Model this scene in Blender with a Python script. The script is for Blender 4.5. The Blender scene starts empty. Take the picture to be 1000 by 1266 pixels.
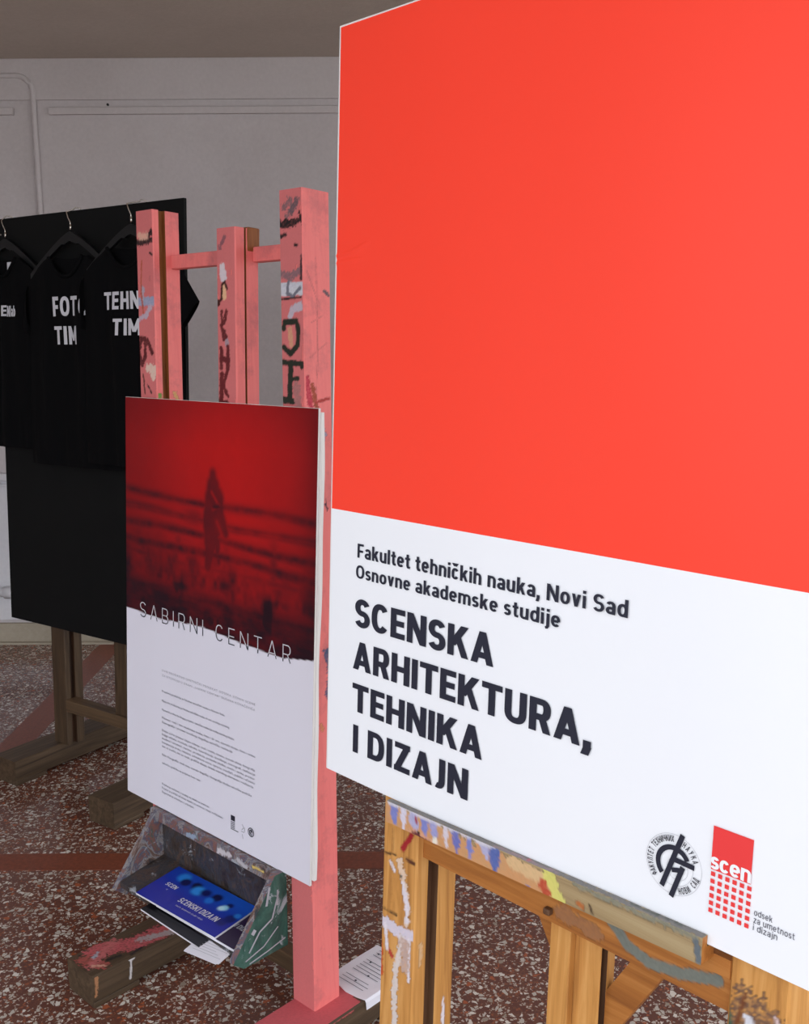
import bpy, bmesh, math, random, os
import numpy as np
from mathutils import Matrix, Vector

S = bpy.context.scene
COL = S.collection

# ------------------------------------------------------------------ camera
cam = bpy.data.cameras.new('camera'); cam_o = bpy.data.objects.new('camera', cam); COL.objects.link(cam_o)
cam.sensor_fit = 'VERTICAL'; cam.sensor_height = 24.0; cam.lens = 24.0 * 1255 / 1266
cam.clip_start = .05; cam.clip_end = 200
cam_o.matrix_world = Matrix.Translation((0, 0, 1.5)) @ Matrix.Rotation(math.pi / 2 - .169, 4, 'X') @ Matrix.Rotation(-.006, 4, 'Z')
S.camera = cam_o

# ------------------------------------------------------------------ daylight: an overcast sky seen through the open sides of the porch
world = bpy.data.worlds.new('overcast_sky'); S.world = world; world.use_nodes = True
bg = world.node_tree.nodes['Background']; bg.inputs[0].default_value = (.90, .94, 1.0, 1); bg.inputs[1].default_value = 2.45
S.view_settings.view_transform = 'Standard'; S.view_settings.look = 'None'
S.view_settings.gamma = 1; S.view_settings.use_curve_mapping = False
S.view_settings.exposure = 0.0

# ------------------------------------------------------------------ colour helpers
def lin(c):
    return tuple(((v / 255) / 12.92 if v / 255 <= .04045 else ((v / 255 + .055) / 1.055) ** 2.4) for v in c)
def lin4(c): return lin(c) + (1,)

class NT:
    """tiny node builder"""
    def __init__(s, name, rough=.6, spec=.3):
        s.m = bpy.data.materials.new(name); s.m.use_nodes = True
        s.t = s.m.node_tree; s.n = s.t.nodes; s.b = s.n['Principled BSDF']
        s.b.inputs['Roughness'].default_value = rough; s.b.inputs['Specular IOR Level'].default_value = spec
        s.tc = s.n.new('ShaderNodeTexCoord')
    def l(s, a, b): s.t.links.new(a, b)
    def mapping(s, scale=(1, 1, 1), rot=(0, 0, 0), loc=(0, 0, 0)):
        m = s.n.new('ShaderNodeMapping'); m.inputs['Scale'].default_value = scale; m.inputs['Rotation'].default_value = rot
        m.inputs['Location'].default_value = loc
        s.l(s.tc.outputs['Object'], m.inputs['Vector']); return m.outputs[0]
    def noise(s, vec, scale=5, detail=4, rough=.6, dist=0):
        n = s.n.new('ShaderNodeTexNoise'); n.inputs['Scale'].default_value = scale; n.inputs['Detail'].default_value = detail
        n.inputs['Roughness'].default_value = rough; n.inputs['Distortion'].default_value = dist
        s.l(vec, n.inputs['Vector']); return n
    def ramp(s, fac, stops, interp='LINEAR'):
        r = s.n.new('ShaderNodeValToRGB'); r.color_ramp.interpolation = interp; e = r.color_ramp.elements
        while len(e) < len(stops): e.new(.5)
        for el, (p, c) in zip(e, stops): el.position = p; el.color = lin4(c) if len(c) == 3 else c
        s.l(fac, r.inputs[0]); return r.outputs[0]
    def mix(s, fac, a, b, kind='MIX'):
        m = s.n.new('ShaderNodeMix'); m.data_type = 'RGBA'; m.blend_type = kind
        for v, i in ((fac, 0), (a, 6), (b, 7)):
            if isinstance(v, (int, float)): m.inputs[i].default_value = v
            elif isinstance(v, tuple): m.inputs[i].default_value = lin4(v) if len(v) == 3 else v
            else: s.l(v, m.inputs[i])
        return m.outputs[2]
    def math(s, op, a, b=None):
        m = s.n.new('ShaderNodeMath'); m.operation = op
        for v, i in ((a, 0), (b, 1)):
            if v is None: continue
            if isinstance(v, (int, float)): m.inputs[i].default_value = v
            else: s.l(v, m.inputs[i])
        return m.outputs[0]
    def base(s, c):
        if isinstance(c, tuple): s.b.inputs['Base Color'].default_value = lin4(c)
        else: s.l(c, s.b.inputs['Base Color'])
    def bump(s, h, strength=.2, dist=.002):
        b = s.n.new('ShaderNodeBump'); b.inputs['Strength'].default_value = strength; b.inputs['Distance'].default_value = dist
        s.l(h, b.inputs['Height']); s.l(b.outputs[0], s.b.inputs['Normal'])
    def painted(s, c):
        a = s.n.new('ShaderNodeAttribute'); a.attribute_name = 'paint'
        return s.mix(a.outputs['Alpha'], c, a.outputs['Color'])

def plain(name, c, rough=.6, spec=.3, metal=0):
    t = NT(name, rough, spec); t.base(c); t.b.inputs['Metallic'].default_value = metal; return t.m

# ------------------------------------------------------------------ materials
def mat_plaster(name, c1, c2, bump=.25):
    t = NT(name, .9, .1)
    n = t.noise(t.mapping(), 1.6, 5, .65); f = t.noise(t.mapping(), 60, 3, .6)
    c = t.ramp(n.outputs[0], [(.3, c1), (.7, c2)])
    t.base(t.mix(.05, c, t.ramp(f.outputs[0], [(.3, (70, 66, 64)), (.7, (235, 228, 225))])))
    t.bump(f.outputs[0], bump, .003); return t.m

def mat_wood(name, dark, mid, light, axis='z', rough=.55, k=1.0):
    t = NT(name, rough, .3)
    sc = {'z': (28, 28, 1.3), 'y': (28, 1.3, 28), 'x': (1.3, 28, 28)}[axis]
    n = t.noise(t.mapping(tuple(v * k for v in sc)), 2.2, 6, .62, .8)
    n2 = t.noise(t.mapping(), 5, 4, .6)
    c = t.ramp(n.outputs[0], [(.28, dark), (.5, mid), (.72, light)])
    c = t.mix(t.math('MULTIPLY', n2.outputs[0], .45), c, dark, 'MIX')
    t.base(t.painted(c)); t.bump(n.outputs[0], .25, .0015); return t.m

def mat_pink(name, base, dark, axis='z'):
    t = NT(name, .55, .3)
    sc = {'z': (45, 45, 2.2), 'y': (45, 2.2, 45), 'x': (2.2, 45, 45)}[axis]
    g = t.noise(t.mapping(sc), 2, 6, .65, .5); b = t.noise(t.mapping(), 9, 6, .7)
    c = t.ramp(g.outputs[0], [(.25, dark), (.55, base)])
    sm = t.ramp(b.outputs[0], [(.50, (0, 0, 0)), (.74, (255, 255, 255))])
    c = t.mix(t.math('MULTIPLY', sm, .6), c, (140, 84, 90))
    t.base(t.painted(c)); t.bump(g.outputs[0], .3, .0015); return t.m

def mat_smeared(name, stops, base_rough=.4, scale=(7, 7, 4), dist=1.0):
    t = NT(name, base_rough, .5)
    n = t.noise(t.mapping(scale), 2.6, 8, .72, dist); n2 = t.noise(t.mapping((3, 3, 3), loc=(4, 2, 7)), 6, 6, .7, 1.2)
    c = t.ramp(n.outputs[0], stops)
    w = t.ramp(n2.outputs[0], [(.60, (0, 0, 0)), (.66, (255, 255, 255))])
    c = t.mix(t.math('MULTIPLY', w, .8), c, (176, 182, 190))
    t.base(t.painted(c)); t.bump(n.outputs[0], .6, .004); return t.m

def mat_terrazzo():
    t = NT('terrazzo', .38, .35)
    v0 = t.mapping()
    nz = t.noise(v0, 55, 3, .6)
    wv = t.n.new('ShaderNodeVectorMath'); wv.operation = 'MULTIPLY_ADD'
    t.l(nz.outputs['Color'], wv.inputs[0]); wv.inputs[1].default_value = (.016, .016, 0); t.l(v0, wv.inputs[2])
    def layer(scale, thr):
        a = t.n.new('ShaderNodeTexVoronoi'); a.feature = 'F1'; a.inputs['Scale'].default_value = scale; t.l(wv.outputs[0], a.inputs['Vector'])
        e = t.n.new('ShaderNodeTexVoronoi'); e.feature = 'DISTANCE_TO_EDGE'; e.inputs['Scale'].default_value = scale; t.l(wv.outputs[0], e.inputs['Vector'])
        sep = t.n.new('ShaderNodeSeparateColor'); t.l(a.outputs['Color'], sep.inputs[0])
        m = t.math('GREATER_THAN', e.outputs['Distance'], thr)
        return sep, m
    s1, m1 = layer(74, .12); s2, m2 = layer(150, .13)
    big = t.noise(v0, 1.3, 4, .6)
    matrix = t.ramp(big.outputs[0], [(.3, (92, 56, 46)), (.7, (118, 76, 60))])
    c2 = t.ramp(s2.outputs[1], [(0, (186, 172, 160)), (.34, (146, 84, 60)), (.5, (96, 62, 54))], 'CONSTANT')
    c = t.mix(m2, matrix, c2)
    c1 = t.ramp(s1.outputs[0], [(0, (214, 206, 196)), (.2, (186, 177, 166)), (.42, (150, 136, 122)), (.46, (160, 86, 56)), (.52, (100, 62, 52))], 'CONSTANT')
    pick = t.math('LESS_THAN', s1.outputs[2], .66)
    c = t.mix(t.math('MULTIPLY', m1, pick), c, c1)
    t.base(c)
    r = t.ramp(big.outputs[0], [(.3, (90, 90, 90)), (.7, (130, 130, 130))]); t.l(r, t.b.inputs['Roughness'])
    return t.m

def mat_print(name, rough=.35, spec=.35, canvas=0):
    t = NT(name, rough, spec)
    a = t.n.new('ShaderNodeAttribute'); a.attribute_name = 'paint'; t.base(a.outputs['Color'])
    if canvas:
        w = t.noise(t.mapping((1, 1, 1)), 700, 1, .5); t.bump(w.outputs[0], canvas, .0004)
    return t.m

M = {}
M['plaster'] = mat_plaster('plaster_wall', (192, 184, 184), (202, 195, 196))
M['ceiling'] = mat_plaster('ceiling_plaster', (186, 174, 163), (196, 184, 173), .5)
M['dado'] = mat_plaster('dado_paint', (208, 208, 214), (222, 220, 222), .1)
M['skirt'] = mat_plaster('skirting_plaster', (150, 140, 122), (176, 165, 148))
M['terrazzo'] = mat_terrazzo()
tt = NT('red_terrazzo_strip', .4, .35); nn = tt.noise(tt.mapping(), 90, 4, .7)
tt.base(tt.ramp(nn.outputs[0], [(.3, (104, 52, 36)), (.7, (136, 72, 50))])); M['strip'] = tt.m
tt = NT('outdoor_paving', .85, .2); nn = tt.noise(tt.mapping(), 4, 5, .6)
tt.base(tt.ramp(nn.outputs[0], [(.3, (190, 187, 180)), (.7, (206, 202, 194))])); M['paving'] = tt.m
M['red'] = plain('red_print', (249, 66, 46), .38, .3)
M['white'] = plain('white_print', (236, 238, 243), .38, .3)
M['foam'] = plain('foam_board', (226, 222, 220), .6, .2)
M['ink'] = plain('navy_black_ink', (38, 40, 54), .4, .3)
M['grey_ink'] = plain('grey_ink', (92, 94, 104), .5, .2)
M['text_ink'] = plain('faint_print_ink', (112, 112, 124), .5, .2)
M['pale_ink'] = plain('pale_grey_ink', (170, 170, 178), .5, .2)
M['logo_red'] = plain('logo_red', (228, 62, 62), .4, .3)
M['shirt_ink'] = plain('shirt_white_print', (205, 205, 212), .7, .2)
M['chrome'] = plain('chrome_wire', (215, 210, 200), .25, .5, 1)
M['black_plastic'] = plain('black_plastic', (13, 15, 17), .4, .4)
M['paper'] = plain('white_paper', (228, 226, 234), .6, .25)
tt = NT('black_board', .75, .2); nn = tt.noise(tt.mapping(), 6, 4, .6)
tt.base(tt.ramp(nn.outputs[0], [(.3, (6, 7, 8)), (.7, (9, 10, 11))])); M['black_board'] = tt.m
tt = NT('black_cotton', .95, .1); nn = tt.noise(tt.mapping(), 400, 2, .6); tt.base((9, 9, 11)); tt.bump(nn.outputs[0], .2, .001); M['cotton'] = tt.m
M['pink'] = mat_pink('pink_paint_on_wood', (231, 122, 118), (224, 112, 110))
M['pink_y'] = mat_pink('pink_paint_on_beam', (226, 128, 128), (206, 104, 106), 'y')
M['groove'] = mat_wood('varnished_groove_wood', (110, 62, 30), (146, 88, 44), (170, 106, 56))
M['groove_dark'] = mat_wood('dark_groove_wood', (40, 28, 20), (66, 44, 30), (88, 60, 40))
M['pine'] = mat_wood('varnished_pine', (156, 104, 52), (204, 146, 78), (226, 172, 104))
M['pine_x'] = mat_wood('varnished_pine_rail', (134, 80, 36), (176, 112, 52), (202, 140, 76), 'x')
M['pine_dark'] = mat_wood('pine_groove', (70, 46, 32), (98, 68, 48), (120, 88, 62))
M['ledge'] = mat_wood('worn_pine_ledge', (122, 100, 72), (168, 146, 108), (192, 174, 136), 'x')
M['old'] = mat_wood('old_brown_wood', (52, 40, 30), (78, 60, 43), (98, 78, 56))
M['old_y'] = mat_wood('old_brown_beam', (54, 42, 32), (84, 67, 50), (108, 88, 68), 'y')
M['old_x'] = mat_wood('old_brown_rail', (62, 48, 36), (92, 72, 52), (112, 88, 64), 'x')
M['smear'] = mat_smeared('smeared_studio_paint', [(.36, (44, 54, 60)), (.43, (112, 84, 74)), (.48, (150, 146, 146)), (.52, (78, 84, 104)), (.57, (140, 92, 80)), (.62, (60, 92, 88)), (.68, (160, 160, 168))])
M['smear_shaded'] = mat_smeared('shaded_smeared_paint', [(.38, (34, 30, 30)), (.46, (64, 52, 46)), (.52, (52, 56, 64)), (.58, (84, 66, 58)), (.66, (44, 40, 42))])  # smeared paint with the shade of the box hollow put into its colours
M['green'] = mat_smeared('green_studio_paint', [(.3, (30, 58, 54)), (.5, (44, 88, 78)), (.62, (64, 104, 92)), (.72, (90, 120, 130))], dist=1)
M['print'] = mat_print('poster_print', .5, .15, .15)
M['gloss_print'] = mat_print('brochure_print', .3, .4)

# ------------------------------------------------------------------ object helpers
def link(name, me, mats, parent=None):
    o = bpy.data.objects.new(name, me); COL.objects.link(o)
    for m in (mats if isinstance(mats, (list, tuple)) else [mats]):
        me.materials.append(m)
    if parent is not None: o.parent = parent
    return o
def thing(name, label, cat, M4, group=None):
    o = bpy.data.objects.new(name, None); COL.objects.link(o); o.empty_display_size = .1
    o.matrix_world = M4; o['label'] = label; o['category'] = cat
    if group: o['group'] = group
    return o
def tag(o, label, cat, group=None):
    o['label'] = label; o['category'] = cat
    if group: o['group'] = group
    return o
def struct(o): o['kind'] = 'structure'; return o
def pydata(name, vs, fs, mats, parent=None, mi=None, smooth=False):
    me = bpy.data.meshes.new(name); me.from_pydata([tuple(v) for v in vs], [], [tuple(f) for f in fs]); me.update()
    o = link(name, me, mats, parent)
    if mi is not None: me.polygons.foreach_set('material_index', np.array(mi, dtype=np.int32))
    if smooth: me.polygons.foreach_set('use_smooth', np.ones(len(me.polygons), dtype=bool))
    return o
def box(name, a, b, mats, parent=None, bevel=.0, M4=None):
    bm = bmesh.new(); bmesh.ops.create_cube(bm, size=1)
    for v in bm.verts:
        v.co = Vector([(a[i] + b[i]) / 2 + v.co[i] * (b[i] - a[i]) for i in range(3)])
    if bevel: bmesh.ops.bevel(bm, geom=bm.edges[:], offset=bevel, segments=2, affect='EDGES', profile=.5)
    if M4 is not None: bm.transform(M4)
    me = bpy.data.meshes.new(name); bm.to_mesh(me); bm.free()
    return link(name, me, mats, parent)
def tube(name, pts, r, mats, parent=None, n=10, closed=False):
    bm = bmesh.new(); P = [Vector(p) for p in pts]; rings = []
    up = Vector((0, 0, 1))
    for i, p in enumerate(P):
        d = (P[min(i + 1, len(P) - 1)] - P[max(i - 1, 0)]).normalized()
        a = d.cross(up if abs(d.z) < .9 else Vector((0, 1, 0))).normalized()
        if rings and a.dot(last) < 0: a = -a
        last = a; b = d.cross(a)
        rings.append([bm.verts.new(p + (a * math.cos(k * 2 * math.pi / n) + b * math.sin(k * 2 * math.pi / n)) * r) for k in range(n)])
    for A, B in zip(rings, rings[1:]):
        for k in range(n): bm.faces.new((A[k], A[(k + 1) % n], B[(k + 1) % n], B[k]))
    bm.faces.new(rings[0][::-1]); bm.faces.new(rings[-1])
    bmesh.ops.recalc_face_normals(bm, faces=bm.faces[:])
    for f in bm.faces: f.smooth = len(f.verts) == 4
    me = bpy.data.meshes.new(name); bm.to_mesh(me); bm.free()
    return link(name, me, mats, parent)

# value noise for ragged paint edges
_rng = np.random.default_rng(7); _LAT = _rng.random((256, 256))
def vnoise(x, y):
    xi = np.floor(x).astype(int); yi = np.floor(y).astype(int); fx = x - xi; fy = y - yi
    fx = fx * fx * (3 - 2 * fx); fy = fy * fy * (3 - 2 * fy)
    g = lambda i, j: _LAT[i % 256, j % 256]
    return (g(xi, yi) * (1 - fx) + g(xi + 1, yi) * fx) * (1 - fy) + (g(xi, yi + 1) * (1 - fx) + g(xi + 1, yi + 1) * fx) * fy
def fbm(x, y): return vnoise(x, y) * .5 + vnoise(x * 2.1 + 7, y * 2.1) * .3 + vnoise(x * 4.3, y * 4.3 + 3) * .2
def segdist(u, v, pts):
    d = np.full(u.shape, 1e9)
    if len(pts) == 1: pts = [pts[0], pts[0]]
    for (ax, ay), (bx, by) in zip(pts, pts[1:]):
        L = (bx - ax) ** 2 + (by - ay) ** 2 + 1e-12
        k = np.clip(((u - ax) * (bx - ax) + (v - ay) * (by - ay)) / L, 0, 1)
        d = np.minimum(d, np.hypot(u - ax - k * (bx - ax), v - ay - k * (by - ay)))
    return d

def extrude(name, prof, z0, z1, M4, mats, parent, strokes=(), res=.0025, capm=0, seg_mat=None, bold=0):
    """closed counter-clockwise profile [(x, y, label)] run from z0 to z1; strokes = (label, points(u, z), width, rgb, raggedness).
       Labelled faces that carry brush strokes get a fine grid with the strokes stored as paint colour."""
    V = []; F = []; MI = []; C = []
    n = len(prof); nv_off = 0
    used = {s[0] for s in strokes}
    for i in range(n):
        x0, y0, lab = prof[i][:3]; x1, y1 = prof[(i + 1) % n][:2]
        L = math.hypot(x1 - x0, y1 - y0)
        fine = lab in used
        nu = max(1, int(L / res)) if fine else 1; nz = max(1, int((z1 - z0) / res)) if fine else 1
        a = np.linspace(0, 1, nu + 1); z = np.linspace(z0, z1, nz + 1)
        A, Z = np.meshgrid(a, z)
        X = x0 + A * (x1 - x0); Y = y0 + A * (y1 - y0)
        V.append(np.stack([X, Y, Z], -1).reshape(-1, 3))
        col = np.zeros((A.size, 4))
        if fine:
            U = (X if abs(x1 - x0) > abs(y1 - y0) else Y).ravel(); Zr = Z.ravel()
            nz1 = fbm(U * 160, Zr * 160) - .5; nz2 = fbm(U * 420 + 9, Zr * 420) - .5
            for sl, pts, w, rgb, rag in strokes:
                if sl != lab: continue
                if bold and sl == 'F' and w < .04: w *= bold
                d = segdist(U, Zr, pts) + ((fbm(U * 45, Zr * 22) - .5) * rag * 2.2 if w >= .08 else nz1 * rag + nz2 * rag * .6)
                al = np.clip((w / 2 - d) / .0018 + .5, 0, 1) * (1 if w >= .08 else np.clip(1.02 - max(0, rag * 40 - .1) * np.clip(nz2 + .1, 0, 1) * 2, .3, 1))
                c = np.array(lin(rgb)) * (1 + nz2[:, None] * (.12 if w >= .08 else .35))
                ta = al + col[:, 3] * (1 - al)
                col[:, :3] = np.where(ta[:, None] > 1e-4, (c * al[:, None] + col[:, :3] * (col[:, 3] * (1 - al))[:, None]) / np.maximum(ta[:, None], 1e-4), 0)
                col[:, 3] = ta
        C.append(col)
        for r in range(nz):
            base = nv_off + r * (nu + 1)
            for k in range(nu): F.append((base + k, base + k + 1, base + k + nu + 2, base + k + nu + 1)); MI.append((seg_mat or {}).get(lab, 0))
        nv_off += A.size
    for zz, rev in ((z0, True), (z1, False)):
        idx = list(range(nv_off, nv_off + n)); V.append(np.array([(p[0], p[1], zz) for p in prof])); C.append(np.zeros((n, 4)))
        F.append(tuple(idx[::-1] if rev else idx)); MI.append(capm); nv_off += n
    V = np.concatenate(V); C = np.concatenate(C)
    R = np.array(M4)
    V = V @ R[:3, :3].T + R[:3, 3]
    me = bpy.data.meshes.new(name); me.from_pydata(V.tolist(), [], F); me.update()
    if used:
        at = me.color_attributes.new('paint', 'FLOAT_COLOR', 'POINT'); at.data.foreach_set('color', C.astype(np.float32).ravel())
    o = link(name, me, mats, parent)
    me.polygons.foreach_set('material_index', np.array(MI, dtype=np.int32))
    return o
def rect(x0, x1, y0, y1, c=.0025):
    return [(x0 + c, y0, 'F'), (x1 - c, y0, None), (x1, y0 + c, 'R'), (x1, y1 - c, None), (x1 - c, y1, 'B'), (x0 + c, y1, None), (x0, y1 - c, 'L'), (x0, y0 + c, None)]
def grooved(x0, x1, y0, y1, ga, gb, depth=.012, c=.0025):
    """rectangle whose right side has a groove between y=ga and y=gb"""
    return [(x0 + c, y0, 'F'), (x1 - c, y0, None), (x1, y0 + c, 'R'), (x1, ga, 'G'), (x1 - depth, ga, 'G'), (x1 - depth, gb, 'G'), (x1, gb, 'R'),
            (x1, y1 - c, None), (x1 - c, y1, 'B'), (x0 + c, y1, None), (x0, y1 - c, 'L'), (x0, y0 + c, None)]
ALONG_X = Matrix(((0, 0, 1, 0), (1, 0, 0, 0), (0, 1, 0, 0), (0, 0, 0, 1)))     # profile (y, z) run along x
ALONG_Y = Matrix(((0, -1, 0, 0), (0, 0, -1, 0), (1, 0, 0, 0), (0, 0, 0, 1)))
ALONG_Y = Matrix(((1, 0, 0, 0), (0, 0, -1, 0), (0, 1, 0, 0), (0, 0, 0, 1)))     # profile (x, z) run along -y

# ------------------------------------------------------------------ lettering (print = thin faces just proud of the sheet)
def glyphs(body, spacing=1.0):
    cu = bpy.data.curves.new('lettering', 'FONT'); cu.body = body; cu.size = 1; cu.resolution_u = 4; cu.space_character = spacing
    ob = bpy.data.objects.new('lettering', cu); COL.objects.link(ob)
    bpy.context.view_layer.update()
    me = bpy.data.meshes.new_from_object(ob.evaluated_get(bpy.context.evaluated_depsgraph_get()))
    V = np.array([v.co[:2] for v in me.vertices]).reshape(-1, 2); F = [tuple(p.vertices) for p in me.polygons]
    COL.objects.unlink(ob); bpy.data.objects.remove(ob); bpy.data.curves.remove(cu); bpy.data.meshes.remove(me)
    return V, F
_V, _F = glyphs('H'); CAP = float(_V[:, 1].max() - _V[:, 1].min()); BASE0 = float(_V[:, 1].min())
def text_verts(body, x0, base, cap, x1=None, bold=0, spacing=1.0, slant=0, xs=None):
    V, F = glyphs(body, spacing); V = V.copy(); V[:, 1] -= BASE0
    k = (cap - 2 * bold) / CAP
    V[:, 1] = V[:, 1] * k + base + bold
    w = V[:, 0].max() - V[:, 0].min(); kx = ((x1 - x0 - 2 * bold) / w) if x1 is not None else (xs or 1) * k
    V[:, 0] = (V[:, 0] - V[:, 0].min()) * kx + x0 + bold + slant * (V[:, 1] - base)
    if bold:
        vs = []; fs = []; o = 0
        for q in [(0, 0)] + [(math.cos(a * math.pi / 4) * bold, math.sin(a * math.pi / 4) * bold) for a in range(8)]:
            vs.append(V + np.array(q)); fs += [tuple(i + o for i in f) for f in F]; o += len(V)
        V = np.concatenate(vs); F = fs
    return V, F
def flat(name, V, F, d, mat, parent, T=None):
    """V (u, w) on the face plane: u to the right, w up, at depth d (negative = towards the viewer)"""
    vs = [(p[0], d - i * 1.5e-7, p[1]) for i, p in enumerate(V)]
    if T is not None: vs = [tuple(T @ Vector(p)) for p in vs]
    return pydata(name, vs, F, mat, parent)
def text(name, body, parent, mat, d, x0, base, cap, x1=None, bold=0, spacing=1.0, slant=0, T=None, xs=None):
    V, F = text_verts(body, x0, base, cap, x1, bold, spacing, slant, xs); return flat(name, V, F, d, mat, parent, T)
# ------------------------------------------------------------------ a drawn stroke alphabet for the lettering that can be read
def sup(cx, cy, rx, ry, a0, a1, n=20, e=2.35):
    r = []
    for i in range(n + 1):
        a = math.radians(a0 + (a1 - a0) * i / n); c, s = math.cos(a), math.sin(a)
        r.append((cx + rx * math.copysign(abs(c) ** (2 / e), c), cy + ry * math.copysign(abs(s) ** (2 / e), s)))
    return r
def glyph(ch, wv, wh):
    """returns (ink width, [elements]); P = pen stroke through points, D = diagonal bar cut level at both ends"""
    a, b = wv / 2, wh / 2; X = .73; dg = wv * .52
    def stem(x, y0=0, y1=1): return ('P', [(x, y0), (x, y1)])
    def bar(y, x0, x1): return ('P', [(x0, y), (x1, y)])
    E = []; W = .7
    ch = {'А': 'A', 'К': 'K', 'Т': 'T', 'Е': 'E', 'Н': 'H', 'О': 'O', 'С': 'C'}.get(ch, ch)
    if ch == 'I': W = wv; E = [stem(a)]
    elif ch == 'H': W = .76; E = [stem(a), stem(W - a), bar(.5, a, W - a)]
    elif ch == 'T': W = .72; E = [bar(1 - b, 0, W), stem(W / 2)]
    elif ch == 'E': W = .60; E = [stem(a), bar(1 - b, a, W), bar(.51, a, W - .04), bar(b, a, W)]
    elif ch == 'F': W = .58; E = [stem(a), bar(1 - b, a, W), bar(.47, a, W - .05)]
    elif ch == 'N': W = .78; E = [stem(a), stem(W - a), ('D', a, 1, W - a, 0)]
    elif ch == 'И': W = .78; E = [stem(a), stem(W - a), ('D', a, 0, W - a, 1)]
    elif ch == 'M': W = .96; E = [stem(a), stem(W - a), ('D', a, 1, W / 2, .2), ('D', W - a, 1, W / 2, .2)]
    elif ch == 'K': W = .78; E = [stem(a), ('D', a + .04, .34, W - dg - .03, 1), ('D', .38, .62, W - dg, 0)]
    elif ch == 'A': W = .82; E = [('D', dg, 0, W / 2, 1), ('D', W - dg, 0, W / 2, 1), bar(.27, .2, W - .2)]
    elif ch == 'V': W = .78; E = [('D', dg, 1, W / 2, 0), ('D', W - dg, 1, W / 2, 0)]
    elif ch == 'R': W = .71; E = [stem(a), ('P', [(a, 1 - b), (.40, 1 - b)] + sup(.40, (1 - b + .45) / 2, W - a - .42, (1 - b - .45) / 2, 90, -90, 12)[1:] + [(a, .45)]), ('D', .40, .48, W - dg, 0)]
    elif ch == 'B': W = .70; E = [stem(a), ('P', [(a, 1 - b), (.38, 1 - b)] + sup(.38, (1 - b + .53) / 2, W - a - .42, (1 - b - .53) / 2, 90, -90, 12)[1:] + [(a, .53)]), ('P', [(a, .53), (.38, .53)] + sup(.38, (b + .53) / 2, W - a - .38, (.53 - b) / 2, 90, -90, 12)[1:] + [(a, b)])]
    elif ch == 'В': return glyph('B', wv, wh)
    elif ch == 'D': W = .74; E = [stem(a), ('P', [(a, 1 - b), (.34, 1 - b)] + sup(.34, .5, W - a - .34, .5 - b, 90, -90, 18)[1:] + [(a, b)])]
    elif ch == 'U': W = .74; E = [('P', [(a, 1), (a, .36)] + sup(W / 2, .36, W / 2 - a, .36 - b, 180, 360, 18)[1:] + [(W - a, 1)])]
    elif ch == 'J': W = .50; E = [('P', [(W - a, 1), (W - a, .30)] + sup(W / 2 - .02, .30, W / 2 - a + .02, .30 - b, 0, -112, 12)[1:])]
    elif ch == 'C': W = .74; E = [('P', sup(W / 2, .5, W / 2 - a, .5 - b, 38, 322, 30))]
    elif ch == 'O': W = .78; E = [('P', sup(W / 2, .5, W / 2 - a, .5 - b, 0, 360, 36))]
    elif ch in 'Ss':
        H = 1 if ch == 'S' else X; W = .66 if ch == 'S' else .50
        t = (H - b + H / 2) / 2; u = (b + H / 2) / 2; r = (H / 2 - b) / 2
        E = [('P', sup(W / 2, t, W / 2 - a, r, 22, 270, 22, 2.1) + sup(W / 2, u, W / 2 - a + .01, r, 90, -158, 22, 2.1)[1:])]
    elif ch in 'Zz':
        H = 1 if ch == 'Z' else X; W = .66 if ch == 'Z' else .52
        E = [bar(H - b, .02, W), bar(b, 0, W), ('D', dg, b, W - dg, H - b)]
    elif ch == ',': W = wv; E = [('P', [(a, wv * .9), (a, 0)]), ('D', a + .02, .05, a - .06, -.2)]
    elif ch == 'Ф': W = .90; E = [stem(W / 2), ('P', sup(W / 2, .52, W / 2 - a, .34 - b, 0, 360, 30))]
    elif ch == 'У': W = .74; E = [('D', dg, 1, W / 2 + .02, .34), ('D', W - dg, 1, W / 2 - .14, 0)]
    elif ch == 'Л': W = .76; E = [('D', dg, 0, .32, 1), bar(1 - b, .28, W - a), stem(W - a)]
    elif ch == 'Х': W = .78; E = [('D', dg, 0, W - dg, 1), ('D', dg, 1, W - dg, 0)]
    elif ch == 'Ч': W = .70; E = [('P', [(a, 1), (a, .6), (a + .14, .45), (W - a, .45)]), stem(W - a)]
    elif ch == 'Д': W = .84; E = [('D', .2, b, .36, 1), bar(1 - b, .3, W - .1), stem(W - .1 - a), bar(b, 0, W), stem(a, -.18, b), stem(W - a, -.18, b)]
    elif ch in 'nhr':
        W = .60 if ch != 'r' else .36; E = [stem(a, 0, 1 if ch == 'h' else X)]
        if ch == 'r': E.append(('P', sup(.38, X - .26, .38 - a, .26 - b, 165, 95, 8)))
        else: E.append(('P', sup(W / 2, X - .28, W / 2 - a, .28 - b, 172, 0, 16) + [(W - a, 0)]))
    elif ch == 'm': W = .96; q = (W - wv) / 2; E = [stem(a, 0, X)] + [('P', sup(a + q * (k + .5), X - .26, q / 2, .26 - b, 172, 0, 14) + [(a + q * (k + 1), 0)]) for k in (0, 1)]
    elif ch == 'u': W = .60; E = [stem(W - a, 0, X), ('P', [(a, X)] + sup(W / 2, .28, W / 2 - a, .28 - b, 180, 352, 16))]
    elif ch == 'o': W = .62; E = [('P', sup(W / 2, X / 2, W / 2 - a, X / 2 - b, 0, 360, 30))]
    elif ch == 'e': W = .60; E = [('P', [(a, X * .49), (W - a, X * .49)]), ('P', sup(W / 2, X / 2, W / 2 - a, X / 2 - b, -2, 318, 28))]
    elif ch in 'cč':
        W = .56; E = [('P', sup(W / 2, X / 2, W / 2 - a, X / 2 - b, 34, 326, 24))]
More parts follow.
